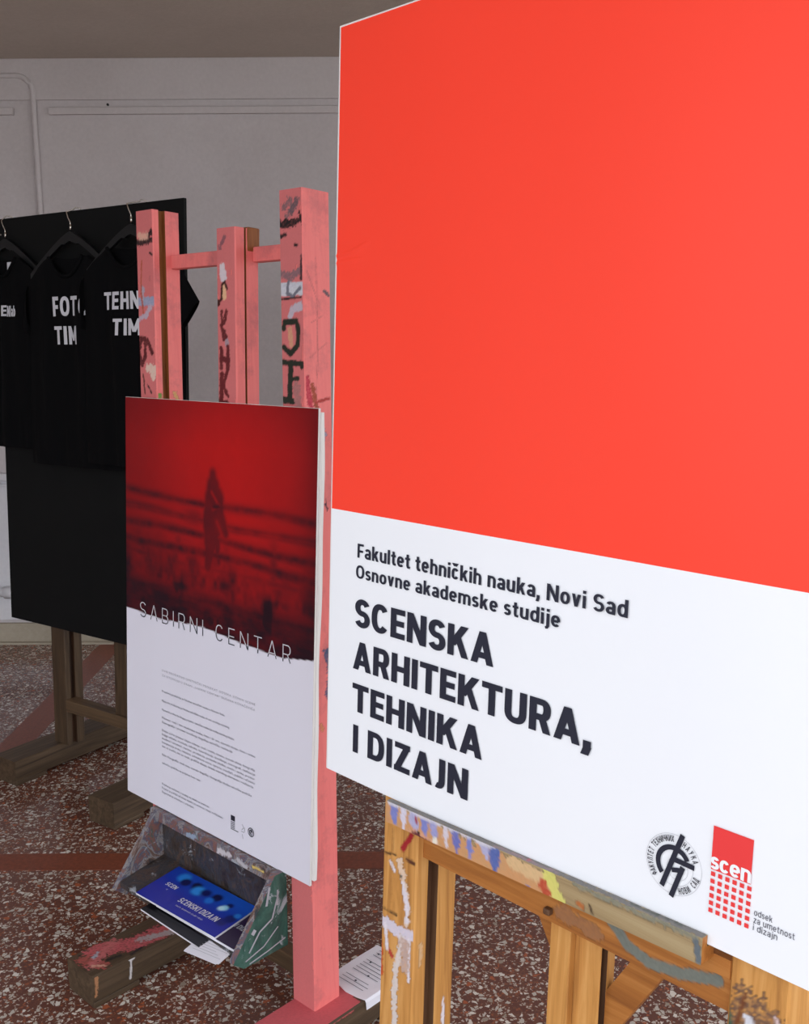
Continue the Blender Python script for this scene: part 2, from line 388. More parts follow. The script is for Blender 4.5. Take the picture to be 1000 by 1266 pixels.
        if ch == 'č': E += [('D', W / 2 - .14, 1.04, W / 2, .84), ('D', W / 2 + .14, 1.04, W / 2, .84)]
    elif ch == 'a': W = .57; E = [('P', [(W - a, 0), (W - a, X * .62)] + sup(W / 2, X * .62, W / 2 - a, X * .38 - b, 0, 155, 14)[1:]), ('P', sup(W / 2, .215, W / 2 - a, .215 - b, 0, 360, 24))]
    elif ch == 'k': W = .60; E = [stem(a), ('D', a + .04, .22, W - dg - .02, X), ('D', .30, .42, W - dg, 0)]
    elif ch == 'l': W = wv; E = [stem(a)]
    elif ch == 'i': W = wv; E = [stem(a, 0, X), stem(a, .84, 1.02)]
    elif ch == 'j': W = wv + .06; E = [('P', [(W - a, X), (W - a, -.06), (W - a - .06, -.16), (W - a - .16, -.18)]), stem(W - a, .84, 1.02)]
    elif ch == 't': W = .42; E = [bar(X - b, 0, W - .01), ('P', [(.10 + a, .95), (.10 + a, .20), (.14 + a, b + .02), (W, b)])]
    elif ch == 'v': W = .58; E = [('D', dg, X, W / 2, 0), ('D', W - dg, X, W / 2, 0)]
    elif ch in 'db':
        W = .62; E = [stem(W - a if ch == 'd' else a), ('P', sup(W / 2, X / 2, W / 2 - a, X / 2 - b, 0, 360, 28))]
    elif ch == '?': W = .1
    return W, E
def draw_text(body, x0, base, cap, x1, wv=.24, wh=.19, track=.13, slant=0, xs=None):
    V = []; F = []; pen = 0; ends = 0
    for ch in body:
        if ch == ' ': pen += .24 + track; continue
        if ch == 'J': pen -= .10
        W, E = glyph(ch, wv, wh)
        for el in E:
            o = len(V)
            if el[0] == 'D':
                _, ax, ay, bx, by = el; L = math.hypot(bx - ax, by - ay); h = wv / 2 * min(1.9, L / abs(by - ay)) * .96
                V += [(pen + ax - h, ay), (pen + ax + h, ay), (pen + bx + h, by), (pen + bx - h, by)]; F.append((o, o + 1, o + 2, o + 3))
            else:
                P = el[1]; closed = math.hypot(P[0][0] - P[-1][0], P[0][1] - P[-1][1]) < 1e-6; n = len(P)
                for i, p in enumerate(P):
                    q0 = P[i - 1] if i > 0 else (P[-2] if closed else P[i]); q1 = P[i + 1] if i < n - 1 else (P[1] if closed else P[i])
                    d0 = (p[0] - q0[0], p[1] - q0[1]); d1 = (q1[0] - p[0], q1[1] - p[1])
                    l0 = math.hypot(*d0) or 1; l1 = math.hypot(*d1) or 1
                    u0 = (d0[0] / l0, d0[1] / l0); u1 = (d1[0] / l1, d1[1] / l1)
                    if u0 == (0, 0): u0 = u1
                    if u1 == (0, 0): u1 = u0
                    tx, ty = u0[0] + u1[0], u0[1] + u1[1]; tl = math.hypot(tx, ty) or 1; tx /= tl; ty /= tl
                    m = min(1.42, 1 / max(.5, tx * u0[0] + ty * u0[1]))
                    V += [(pen + p[0] - ty * wv / 2 * m, p[1] + tx * wh / 2 * m), (pen + p[0] + ty * wv / 2 * m, p[1] - tx * wh / 2 * m)]
                for i in range(n - 1): F.append((o + 2 * i, o + 2 * i + 1, o + 2 * i + 3, o + 2 * i + 2))
        ends = pen + W; pen += W + track
    V = np.array(V); lo = V[:, 0].min(); kx = (x1 - x0) / (V[:, 0].max() - lo) if x1 is not None else (xs or 1) * cap
    V = np.stack([(V[:, 0] - lo) * kx + x0 + slant * V[:, 1] * cap, V[:, 1] * cap + base], -1)
    # keep every face turned the same way
    G = []
    for f in F:
        A = sum(V[f[i]][0] * V[f[(i + 1) % 4]][1] - V[f[(i + 1) % 4]][0] * V[f[i]][1] for i in range(4)); G.append(f if A > 0 else f[::-1])
    return V, G
def sign(name, body, parent, mat, d, x0, base, cap, x1=None, wv=.24, wh=.19, track=.13, slant=0, xs=None):
    V, F = draw_text(body, x0, base, cap, x1, wv, wh, track, slant, xs); return flat(name, V, F, d, mat, parent)
def stroke_poly(pts, w):
    vs = []; fs = []
    for (ax, ay), (bx, by) in zip(pts, pts[1:]):
        L = math.hypot(bx - ax, by - ay); nx, ny = -(by - ay) / L * w / 2, (bx - ax) / L * w / 2
        o = len(vs); vs += [(ax + nx, ay + ny), (ax - nx, ay - ny), (bx - nx, by - ny), (bx + nx, by + ny)]; fs.append((o, o + 1, o + 2, o + 3))
    return vs, fs
def arc_poly(cx, cy, r0, r1, a0, a1, n=64):
    vs = []; fs = []
    for i in range(n + 1):
        a = math.radians(a0 + (a1 - a0) * i / n); vs += [(cx + r0 * math.cos(a), cy + r0 * math.sin(a)), (cx + r1 * math.cos(a), cy + r1 * math.sin(a))]
    for i in range(n): fs.append((2 * i, 2 * i + 1, 2 * i + 3, 2 * i + 2))
    return vs, fs

# ================================================================== SETTING
Zc = 2.776; YW = 4.945
floor = struct(box('floor', (-4, -1.2, -.12), (4, YW, 0), M['terrazzo']))
box('inlaid_strip', (-4, 2.703, 0), (4, 2.80, .0008), M['strip'], floor)
box('inlaid_strip', (-1.53, -1.2, 0), (-1.412, 2.703, .0008), M['strip'], floor)
box('inlaid_strip', (-1.53, 2.80, 0), (-1.412, YW - .02, .0008), M['strip'], floor)
box('inlaid_strip', (2.1, 2.80, 0), (2.218, YW - .02, .0008), M['strip'], floor)
box('inlaid_strip', (2.1, -1.2, 0), (2.218, 2.703, .0008), M['strip'], floor)
wall = struct(box('wall_back', (-4, YW, 0), (4, YW + .25, Zc), M['plaster']))
box('beam_face', (-4, YW - .012, 2.595), (4, YW, Zc), M['plaster'], wall, .003)
box('dado_panel', (-4, YW - .012, .12), (-1.6, YW, .83), M['dado'], wall, .004)
box('dado_ledge', (-4, YW - .05, .83), (-1.6, YW, .865), M['dado'], wall, .006)
box('dado_joint', (-4, YW - .03, .80), (-1.6, YW - .012, .812), M['dado'], wall, .003)
box('pilaster', (-1.735, YW - .045, 0), (-1.70, YW, .86), M['dado'], wall, .004)
box('skirting', (-4, YW - .022, 0), (4, YW, .105), M['skirt'], wall, .003)
box('skirting_lip', (-4, YW - .05, 0), (4, YW - .022, .012), M['skirt'], wall, .003)
tube('heating_pipe', [(-4, YW - .06, .275), (-1.78, YW - .06, .275), (-1.745, YW - .055, .272), (-1.74, YW - .02, .27)], .022, M['dado'], wall)
tube('pipe_collar', [(-1.98, YW - .06, .275), (-1.90, YW - .06, .275)], .031, M['dado'], wall)
# painted-over cable conduit with its bend
cz = 2.702
bend = [(-1.775 + .075 * math.sin(a), YW - .010, cz - .075 + .075 * math.cos(a)) for a in np.linspace(0, math.pi / 2, 8)]
tube('conduit', [(-4, YW - .010, cz)] + bend + [(-1.70, YW - .010, .9)], .013, M['plaster'], wall)
box('cable_channel', (-1.632, YW - .02, 2.53), (4, YW, 2.562), M['plaster'], wall, .003)
box('cable_channel', (-4, YW - .02, 2.53), (-1.795, YW, 2.562), M['plaster'], wall, .003)
tube('wall_plug', [(-1.36, YW - .004, 2.575), (-1.36, YW + .002, 2.575)], .006, M['black_plastic'], wall)
ceiling = struct(box('ceiling', (-4, 0.0, Zc), (4, YW + .25, Zc + .25), M['ceiling']))
struct(box('wall_left', (-4.25, 0.0, 0), (-4, YW + .25, Zc), M['plaster']))
g = struct(box('ground', (-30, -30, -.3), (30, 30, -.12), M['paving']))

# ================================================================== FRAMES (origin on the floor under each board's lower left corner)
def base_frame(x, y, yaw): return Matrix.Translation((x, y, 0)) @ Matrix.Rotation(-yaw, 4, 'Z')
E1 = base_frame(-.1138, 1.3623, .8045); L1 = Matrix.Translation((0, 0, .8990)) @ Matrix.Rotation(-.0471, 4, 'X')
E2 = base_frame(-.7112, 2.4378, .7445); L2 = Matrix.Translation((0, 0, .3672)) @ Matrix.Rotation(-.0529, 4, 'X')
E3 = base_frame(-1.4281, 3.5717, .6010); L3 = Matrix.Translation((0, 0, .5113)) @ Matrix.Rotation(-.0385, 4, 'X')
def skew(a, sl): # member whose x drifts by -sl per unit of height
    m = Matrix.Identity(4); m[0][2] = -sl; m[0][3] = a; return m

DK = (36, 18, 18); GB = (34, 40, 30)
# ================================================================== EASEL B (pink)
eb = thing('easel', 'pink painted wooden studio easel smeared with paint, holding the poster with the dark red picture', 'easel', E2, 'studio easels holding the boards')
GR = {'G': 1}
extrude('upright', grooved(0, .070, .0, .074, .016, .034), -.300, 1.436, L2 @ Matrix.Translation((0, .014, 0)) @ skew(.0888, .045), [M['pink'], M['groove']], eb, [('F', [(.035, -.28), (.035, 1.43)], .10, (206, 112, 112), .05),  # widest stroke: shade of the front face painted in as darker pink
    ('F', [(.0034, 1.3648), (.0628, 1.3667)], .012, (18, 16, 18), .012), ('F', [(.050, 1.378), (.0634, 1.3835)], .012, (18, 16, 18), .008),
    ('F', [(.0138, 1.3779), (.0467, 1.376)], .012, (220, 170, 150), .014), ('F', [(.055, 1.3367), (.0634, 1.333)], .004, DK, .004),
    ('F', [(-.004, 1.2262), (.068, 1.2262)], .016, (150, 156, 182), .006), ('F', [(.0223, 1.2562), (.0181, 1.2337)], .010, (170, 160, 176), .010),
    ('F', [(0, 1.1851), (.033, 1.1925), (.0536, 1.215)], .010, (182, 168, 184), .012),
    ('F', [(.0079, 1.1401), (0, 1.1064), (.0087, 1.0764), (.0261, 1.0989), (.0242, 1.1364), (.0079, 1.1401)], .009, (84, 22, 26), .008),
    ('F', [(.0372, 1.1326), (.0527, 1.1064)], .010, (84, 22, 26), .008), ('F', [(.0348, 1.069), (.0644, 1.069), (.0538, 1.0502)], .014, (222, 196, 180), .016),
    ('F', [(.0144, 1.054), (.0193, 1.009)], .004, (80, 40, 30), .006), ('F', [(.03, 1.0315), (.0458, 1.0128)], .004, DK, .006),
    ('F', [(.02, 1.32), (.015, 1.25), (.022, 1.20)], .004, (176, 84, 60), .006),
    ('R', [(.006, 1.005)], .016, (104, 140, 60), .008), ('R', [(.050, 1.012), (.056, 1.0)], .010, (206, 160, 100), .010)], seg_mat=GR, bold=1.3)
extrude('upright', rect(0, .071, .0, .074), -.302, 1.433, L2 @ Matrix.Translation((0, .014, 0)) @ skew(.6137, .0496), M['pink'], eb, [('F', [(.035, -.28), (.035, 1.43)], .10, (206, 112, 112), .05),  # first stroke darkens the whole front, its shade put into the colour
    ('F', [(.0153, 1.3996), (.0326, 1.4142), (.0434, 1.3959), (.026, 1.3812)], .010, (128, 96, 100), .014), ('F', [(.055, 1.4106), (.0375, 1.3885)], .012, (104, 84, 90), .014),
    ('F', [(0, 1.3655), (.035, 1.366), (.070, 1.372)], .012, (20, 18, 20), .012), ('F', [(.002, 1.374), (.004, 1.366)], .006, (20, 18, 20), .004), ('F', [(.062, 1.385), (.068, 1.37)], .006, (22, 18, 20), .006),
    ('F', [(.0012, 1.3409), (.0193, 1.3445)], .006, (40, 24, 26), .005), ('F', [(.0468, 1.3225), (.0525, 1.3218)], .005, DK, .003),
    ('F', [(0, 1.2675), (.0338, 1.2601), (.0622, 1.2711)], .012, (132, 100, 106), .012),
    ('F', [(.066, 1.30), (.064, 1.255)], .005, (60, 40, 44), .004),
    ('F', [(-.003, 1.2418), (.066, 1.24)], .013, (196, 196, 206), .004), ('F', [(-.003, 1.2308), (.064, 1.2308)], .013, (200, 200, 208), .004),
    ('F', [(.025, 1.2491), (.0215, 1.2271), (.0383, 1.2216), (.0613, 1.2381)], .006, (112, 112, 124), .003),
    ('F', [(-.002, 1.2161), (.0635, 1.219)], .003, (40, 26, 28), .002),
    ('F', [(.0602, 1.2014), (.0375, 1.1941), (.0287, 1.1813)], .012, (186, 178, 190), .010),
    ('F', [(.009, 1.1574), (.0117, 1.1702), (.0469, 1.1713), (.0533, 1.1574), (.0512, 1.1244), (.0293, 1.1068), (.0083, 1.1189)], .010, GB, .004),
    ('F', [(.028, 1.155), (.030, 1.125)], .010, (206, 150, 120), .006),
    ('F', [(.0034, 1.0884), (.0625, 1.087), (.0620, 1.081)], .009, GB, .004), ('F', [(.0287, 1.0859), (.0237, 1.0125)], .012, GB, .004),
    ('F', [(.0279, 1.0560), (.0500, 1.0565)], .007, GB, .004), ('F', [(.0029, 1.0125), (.0332, 1.0106)], .011, GB, .004),
    ('F', [(.045, 1.04), (.05, 1.0)], .016, (168, 112, 110), .012),
    ('R', [(.004, 1.055), (.016, 1.000)], .016, (178, 40, 62), .012), ('R', [(.020, 1.045), (.030, .998)], .012, (150, 62, 34), .010), ('R', [(.030, 1.01), (.066, 1.018)], .006, (164, 46, 40), .004),
    ('R', [(.012, .99), (.024, .97)], .012, (176, 46, 50), .010), ('R', [(.030, .965), (.048, .945)], .02, (150, 140, 164), .016),
    ('R', [(.055, 1.235), (.068, 1.228)], .007, (96, 78, 84), .006), ('R', [(.02, 1.17), (.05, 1.185)], .0015, (200, 104, 102), .001), ('R', [(.015, 1.10), (.06, 1.13)], .0015, (200, 104, 102), .001),
    ('R', [(.01, 1.27), (.04, 1.21)], .0015, (200, 104, 102), .001), ('R', [(.05, .80), (.058, .79)], .003, (70, 40, 60), .003), ('R', [(.052, .81), (.056, .785)], .002, (70, 40, 60), .001),
    ('R', [(.05, .49), (.06, .44), (.052, .40)], .018, (70, 80, 110), .014), ('R', [(.06, .46), (.062, .45)], .004, (220, 220, 228), .003), ('R', [(.055, .42), (.058, .37)], .010, (150, 60, 90), .01),
    ('R', [(.03, .335), (.034, .325)], .008, (206, 128, 92), .006), ('R', [(.034, 1.3), (.036, 1.1), (.03, 1.03)], .0018, (206, 106, 104), .002)], bold=1.3)
extrude('mast', grooved(0, .066, .0, .064, .024, .029, .02), -.16, 1.3735, L2 @ Matrix.Translation((0, .014, 0)) @ skew(.3790, .031), [M['pink'], M['groove']], eb, [('F', [(.035, -.28), (.035, 1.43)], .10, (206, 112, 112), .05),  # darker pink down the front again, painted shade under the marks
    ('F', [(.012, 1.3326), (.0282, 1.3517)], .008, (134, 84, 92), .010), ('F', [(.0201, 1.2881), (.0243, 1.269)], .016, (210, 200, 206), .008),
    ('F', [(.0259, 1.2499), (.0263, 1.2276)], .011, (226, 180, 140), .003), ('F', [(.0038, 1.2149)], .012, (70, 20, 20), .004),
    ('F', [(.0038, 1.2149), (.017, 1.2228), (.0184, 1.2531), (.0289, 1.2594), (.0358, 1.2435)], .0045, (60, 26, 20), .003),
    ('F', [(.0157, 1.1958), (.0171, 1.1735), (.0335, 1.1958)], .006, (96, 30, 32), .007),
    ('F', [(.0302, 1.1799), (.0141, 1.164), (.0286, 1.1481), (.0165, 1.1608), (.0229, 1.1353), (.0309, 1.1417)], .007, (92, 28, 30), .006),
    ('F', [(.034, 1.128)], .012, (160, 140, 150), .010),
    ('F', [(.0144, 1.1162), (.0124, 1.0749)], .009, (96, 26, 30), .006), ('F', [(.0374, 1.1194), (.0352, 1.0717)], .009, (96, 26, 30), .005), ('F', [(.0133, 1.094), (.0386, 1.0908)], .009, (96, 26, 30), .004),
    ('F', [(.0142, 1.059), (.0113, .985)], .011, (98, 24, 28), .006), ('F', [(.0321, 1.0622), (.0182, 1.0367), (.0349, 1.0144)], .008, (98, 24, 28), .006), ('F', [(.0012, 1.0017), (.0316, .9985)], .010, (98, 24, 28), .006)],
    seg_mat=GR, bold=1.35)
b = box('cap_block', (.3370 + .002, .014 + .032, 1.325), (.3370 + .068, .014 + .066, 1.3765), M['groove'], eb, .003, L2)
box('crossbar', (.085, .062, 1.304), (.345, .086, 1.336), M['pink'], eb, .002, L2)
box('crossbar', (.400, .062, 1.304), (.556, .086, 1.336), M['pink'], eb, .002, L2)
# ledge under the poster
extrude('ledge', [(-.016, -.026, 'B'), (.0135, -.026, 'R'), (.0135, -.0015, 'T'), (-.016, -.0015, 'F')], .125, .590, L2 @ ALONG_X, M['smear'], eb, [
    ('F', [(-.018, .40), (-.014, .44)], .014, (206, 200, 204), .010), ('F', [(-.015, .47), (-.02, .50)], .012, (190, 186, 190), .010),
    ('F', [(-.02, .28), (-.016, .31)], .012, (150, 168, 190), .012), ('F', [(-.012, .52), (-.01, .56)], .006, (214, 186, 100), .006)])
# wedge shaped brochure box
def wedge(name, x0, x1, mat, dz=0):
    prof = [(-.024, .363), (.008, .363), (.007, .188), (-.115, .190), (-.142, .212)]
    vs = [(x0, y, z + dz) for y, z in prof] + [(x1, y, z + dz) for y, z in prof]; n = len(prof)
    fs = [tuple(range(n)), tuple(range(2 * n - 1, n - 1, -1))] + [(i, i + n, (i + 1) % n + n, (i + 1) % n) for i in range(n)]
    bm = bmesh.new(); vv = [bm.verts.new(v) for v in vs]
    for f in fs: bm.faces.new([vv[i] for i in f])
    bmesh.ops.recalc_face_normals(bm, faces=bm.faces[:])
    me = bpy.data.meshes.new(name); bm.to_mesh(me); bm.free()
    o = link(name, me, mat, eb)
    o.data.polygons.foreach_set('material_index', np.array([1 if abs(p.normal.x) > .9 else 0 for p in o.data.polygons], dtype=np.int32))
    return o
wedge('side_panel', .142, .158, [M['smear'], M['smear']])
wedge('side_panel', .590, .606, [M['smear'], M['green']], .006)
def ribbons(name, X, lines, mat, parent, d):
    V = []; F = []
    for pts, w in lines:
        v, f = stroke_poly(pts, w); o = len(V); V += v; F += [tuple(i + o for i in q) for q in f]
    pydata(name, [(X, p[0], p[1]) for p in V], F, mat, parent)
ribbons('paint_streak', .6066, [([(-.10, .225), (-.07, .26), (-.035, .275), (-.015, .33)], .004), ([(-.11, .21), (-.06, .222), (-.02, .25)], .003), ([(-.05, .31), (-.04, .35)], .006), ([(-.02, .30), (-.018, .335)], .005), ([(-.09, .262), (-.082, .27)], .010), ([(-.10, .2), (-.05, .206), (0, .215)], .003)], M['pale_ink'], eb, 0)
box('back_panel', (.158, -.005, .20), (.590, .007, .342), M['smear_shaded'], eb)  # darker than the side panels: hollow's shade is in the colour
K = .164
TR = Matrix.Translation((0, 0, .228 + .15 * K)) @ Matrix(((1, 0, 0, 0), (0, 1, 0, 0), (0, K, 1, 0), (0, 0, 0, 1)))   # the sloping tray
box('tray', (.158, -.130, -.014), (.590, -.006, -.001), M['smear_shaded'], eb, 0, TR)
# feet
def beamx(x0, x1, h=.08): return [(x0 + .004, 0.0, 'Bo'), (x1 - .004, 0.0, None), (x1, .004, 'R'), (x1, h - .004, None), (x1 - .004, h, 'T'), (x0 + .004, h, None), (x0, h - .004, 'L'), (x0, .004, None)]
def foot(parent, x0, x1, y0, y1, h, strokes, mats, top=0, name='foot'):
    # main beam raised on two pads
    o = extrude(name, [(a, max(b_, 0) * (h - .014) / h + .014, l) for a, b_, l in beamx(x0, x1, h)], -y1, -y0, ALONG_Y, mats, parent, strokes, seg_mat={'T': top})
    box('foot_pad', (x0, y0, 0), (x1, y0 + .12, .0155), mats[0], o, .003)
    box('foot_pad', (x0, y1 - .12, 0), (x1, y1, .0155), mats[0], o, .003)
    return o
PK = (196, 92, 98)
foot(eb, .125, .237, -.258, .30, .080, [
    ('T', [(.15, .20), (.19, .13), (.20, .05)], .055, PK, .035), ('T', [(.16, .24), (.21, .22)], .035, (170, 84, 78), .03), ('T', [(.20, .24), (.15, .15)], .022, (190, 104, 104), .03),
    ('T', [(.19, .10), (.22, .03)], .022, (168, 160, 160), .022), ('T', [(.17, .215), (.16, .20)], .010, (160, 160, 170), .012), ('T', [(.205, .20), (.21, .17)], .010, (40, 34, 34), .01),
    ('T', [(.2, .235), (.22, .215)], .008, (200, 150, 130), .01), ('T', [(.14, .235)], .008, (34, 30, 30), .006), ('T', [(.22, .12), (.225, .15)], .008, (44, 36, 40), .006),
    ('R', [(.078, .158), (.050, .160), (.030, .163)], .006, (206, 200, 200), .002), ('R', [(.076, .152), (.079, .164)], .008, (206, 200, 200), .002),
    ('R', [(.079, .25), (.06, .25), (.03, .252)], .008, (170, 120, 84), .008)], [M['old_y'], M['old_y']])
foot(eb, .629, .752, -.20, .27, .080, [('T', [(.64, .2), (.64, -.075)], .05, PK, .004), ('T', [(.69, .2), (.69, -.08)], .07, PK, .004), ('T', [(.735, .2), (.735, -.07)], .04, PK, .006),
    ('R', [(.079, .2), (.079, .05), (.078, -.06)], .008, (186, 90, 90), .008), ('T', [(.66, .12), (.70, .1)], .005, (90, 50, 52), .006)], [M['old_y'], M['old_y']])
box('lower_rail', (.17, .10, .03), (.63, .14, .075), M['old_x'], eb, .003)

# ------------------------------------------------------------------ poster on easel B
pb = thing('poster_board', 'foam-backed poster with dark red blurred picture above white text half, on the pink easel', 'poster', E2 @ L2)
W2 = .6906
nx, nz_ = 231, 334
gx, gz = np.meshgrid(np.linspace(.0008, W2 - .0008, nx), np.linspace(.0008, .9992, nz_))
edge = np.interp(gx, [0, .149, .282, .318, .459, .55, .59, W2], [.4798, .4745, .4855, .4865, .4765, .4735, .4725, .487])
def gauss(x, m, s): return np.exp(-((x - m) / s) ** 2)
red = np.array(lin((176, 20, 20))); dred = np.array(lin((108, 18, 24))); blk = np.array(lin((38, 16, 26)))
br = .30 + .70 * gauss(gx, .40, .27)
br = br * (.75 + .25 * np.clip((gz - .55) / .35, 0, 1)) * (1 - .35 * np.clip((gz - .9) / .1, 0, 1))
br *= 1 - .55 * gauss(gx, .70, .045)
n1 = fbm(gx * 14, gz * 60); n2_ = fbm(gx * 30 + 5, gz * 26)
dark = np.zeros_like(gx)
for tz, h, w in ((.772, .009, .55), (.735, .007, .42), (.728, .006, .35), (.695, .010, .55), (.655, .012, .6), (.625, .010, .4)):
    dark = np.maximum(dark, w * 1.25 * gauss(gz + .014 * (gx - .35) + .004 * np.sin(gx * 9 + tz * 40) + .006 * (n1 - .5), tz, h * 1.15) * (.55 + .9 * n2_))
dark = np.maximum(dark, np.clip((.72 - gz) / .13, 0, 1) * np.clip(.15 + 1.5 * (fbm(gx * 22 + 3, gz * 16) - .15), 0, 1))
dark = np.maximum(dark, np.clip((.60 - gz) / .05, 0, 1) * (.75 + .3 * n2_))
# blurred seated shapes
for (cx, cz_, rx, rz, w) in ((.28, .735, .05, .022, .6), (.56, .66, .018, .06, .6), (.22, .665, .018, .04, .45), (.40, .66, .02, .05, .45), (.50, .62, .06, .03, .45), (.12, .62, .06, .02, .4), (.60, .63, .03, .03, .5)):
    dark = np.maximum(dark, w * np.exp(-(((gx - cx) / rx) ** 2 + ((gz - cz_) / rz) ** 2)))
# the standing veiled figure
fig = np.zeros_like(gx)
for (pts, w0, w1) in (([(.349, .842), (.350, .826)], .024, .030), ([(.350, .815), (.355, .785)], .046, .066), ([(.355, .785), (.352, .735)], .070, .082), ([(.372, .765), (.392, .715)], .030, .034), ([(.335, .77), (.330, .72)], .030, .034), ([(.350, .735), (.342, .685)], .070, .050), ([(.342, .685), (.333, .630)], .044, .030), ([(.366, .69), (.372, .645)], .028, .020)):
    k = len(pts) - 1
    d = segdist(gx, gz, pts); hh = np.clip((pts[0][1] - gz) / (pts[0][1] - pts[-1][1] + 1e-6), 0, 1)
    fig = np.maximum(fig, np.clip(((w0 + (w1 - w0) * hh) / 2 - d) / .014 + .5, 0, 1))
hl = np.maximum(gauss(segdist(gx, gz, [(.345, .80), (.372, .772), (.350, .762)]), 0, .004), gauss(segdist(gx, gz, [(.365, .735), (.39, .70), (.378, .66)]), 0, .006) * .8)
fig = fig * (.62 + .25 * n2_) * (1 - .55 * hl)
dark = np.clip(np.maximum(dark * (.8 + .4 * n1), fig), 0, 1)
rgb = (dred + (red - dred) * np.clip(br, 0, 1)[..., None]) * np.clip(.75 + .5 * br, 0, 1.1)[..., None]
rgb = rgb * (1 - dark)[..., None] + blk * dark[..., None]
rgb *= (.94 + .12 * n2_)[..., None]
wht = np.array(lin((226, 224, 236)))
k = np.clip((gz - edge) / .0012 + .5, 0, 1)[..., None]
rgb = rgb * k + wht * (1 - k)
def sheet(name, gx, gz, D, rgb, mat, parent, flipx=False):
    H, Wn = gx.shape
    V = np.stack([gx, D, gz], -1).reshape(-1, 3)
    idx = np.arange(H * Wn).reshape(H, Wn)
    F = np.stack([idx[:-1, :-1], idx[:-1, 1:], idx[1:, 1:], idx[1:, :-1]], -1).reshape(-1, 4)
    me = bpy.data.meshes.new(name); me.from_pydata(V.tolist(), [], F.tolist()); me.update()
    me.polygons.foreach_set('use_smooth', np.ones(len(F), dtype=bool))
    at = me.color_attributes.new('paint', 'FLOAT_COLOR', 'POINT')
    at.data.foreach_set('color', np.concatenate([rgb.reshape(-1, 3), np.ones((V.shape[0], 1))], 1).astype(np.float32).ravel())
    return link(name, me, mat, parent)
wav2 = -.0006 + .0003 * np.sin(gx * 40)
sheet('printed_sheet', gx, gz, wav2, rgb, M['print'], pb)
box('front_board', (0, 0, 0), (W2, .005, 1), M['foam'], pb, .0006)
# rear board: its foam edge bulges a little past the front one
zz = np.linspace(.012, .992, 40); ed = W2 + .0045 + .0022 * np.sin(zz * 9 + 1) + .0015 * np.sin(zz * 23)
vs = []; fs = []
for z, x in zip(zz, ed): vs += [(.012, .0052, z), (x, .0052, z), (x, .0125, z), (.012, .0125, z)]
for i in range(len(zz) - 1):
    for q in range(4): a = 4 * i + q; b2 = 4 * i + (q + 1) % 4; fs.append((a, b2, b2 + 4, a + 4))
fs += [(3, 2, 1, 0), tuple(4 * (len(zz) - 1) + q for q in range(4))]
pydata('backing_board', vs, fs, M['foam'], pb)
# title: white where it lies over the picture, black where it drops onto the white
Vt, Ft = draw_text('SABIRNI CENTAR', .0624, .4665, .0375, .6204, .075, .062, .52)
bm = bmesh.new(); vv = [bm.verts.new((p[0], -.0016, p[1])) for p in Vt]
for f in Ft:
    try: bm.faces.new([vv[i] for i in f])
    except ValueError: pass
ex = [0, .149, .282, .318, .459, .55, .59, W2]; ez = [.4798, .4745, .4855, .4865, .4765, .4735, .4725, .487]
for i in range(len(ex) - 1):
    nrm = Vector((-(ez[i + 1] - ez[i]), 0, ex[i + 1] - ex[i])).normalized()
    fcs = [f for f in bm.faces if ex[i] - .03 <= f.calc_center_median().x <= ex[i + 1] + .03]
    geom = fcs + list({e for f in fcs for e in f.edges}) + list({v for f in fcs for v in f.verts})
    bmesh.ops.bisect_plane(bm, geom=geom, plane_co=(ex[i], 0, ez[i]), plane_no=nrm)
for f in bm.faces:
    c = f.calc_center_median(); f.material_index = 0 if c.z > np.interp(c.x, ex, ez) else 1
me = bpy.data.meshes.new('title_lettering'); bm.to_mesh(me); bm.free()
link('title_lettering', me, [M['shirt_ink'], M['ink']], pb)
LN = [(.3475, .506, 'OVO PROŠIRENO UMETNIČKI PROJEKAT ODSEKA ZIDNIH SCENE', 1.25), (.3355, .506, 'ZA SITUACIJU U DRAMI „SABIRNI CENTAR“ DUŠANA KOVAČEVIĆA', 1.25),
      (.2965, .3982, 'Kreativna produkcija je Fakultet tehničkih nauka u Novom Sadu', 1), (.2725, .4161, 'Mentorka profesorka je Fakultet tehničkih nauka, dr um. saradnja scenskog', 1), (.2500, .4338, 'Mentorka profesorka drugog projekta i tehničke realizacije studija scenskog dizajna', 1),
      (.2300, .508, 'Mentori rada i tim studenata zvuka, foto i dr um. scenski dizajn, foto i video', 1), (.2190, .4284, 'Scenografija i prostor izvođenja događaja tehnička realizacija', 1),
      (.1985, .508, 'Dizajn scene prostor idejno rešenje, zvuk i svetlo, kostim, scenski efekti, fotografija', 1), (.1885, .508, 'knjiga utisaka, montaža, tehnika, koordinacija, izvođenje, scenografi, realizacija', 1), (.1785, .508, 'studenti i saradnici, mentor, produkcija, postavka izložbe, svetlo i senka, prostor', 1), (.1685, .508, 'kompozicija zvuka, rekvizita, arhitektura scene, oprema, izvođači, publika i učesnici', 1), (.1585, .503, 'tim za svetlo, tim za zvuk, grafički dizajn, izrada scenskog elementa i realizacija', 1),
      (.1370, .498, 'foto i fotografija, zvuk tima, scenski događaj i fotografija izložbe tehnička podrška', 1), (.1160, .3085, 'tehnička podrška za projekat foto i tim', 1),
      (.0625, .3431, 'Projekat je realizovan u saradnji, na odseku za umetnost', 1), (.0525, .3949, 'Projekat je podržan od strane katedre za umetnost i dizajn, na Fakultetu', 1), (.0420, .2835, 'Departman za arhitekturu i urbanizam', 1)]
for i, (bz, xe, s, sp) in enumerate(LN):
    text('text_line', s, pb, M['text_ink'] if i > 1 else M['pale_ink'], -.0016, .1546, bz, .0050, xe, 0, sp)
v, f = stroke_poly([(.4245, .0665), (.4395, .0665)], .0125); flat('square_mark', v, f, -.0016, M['ink'], pb)
V = []; F = []
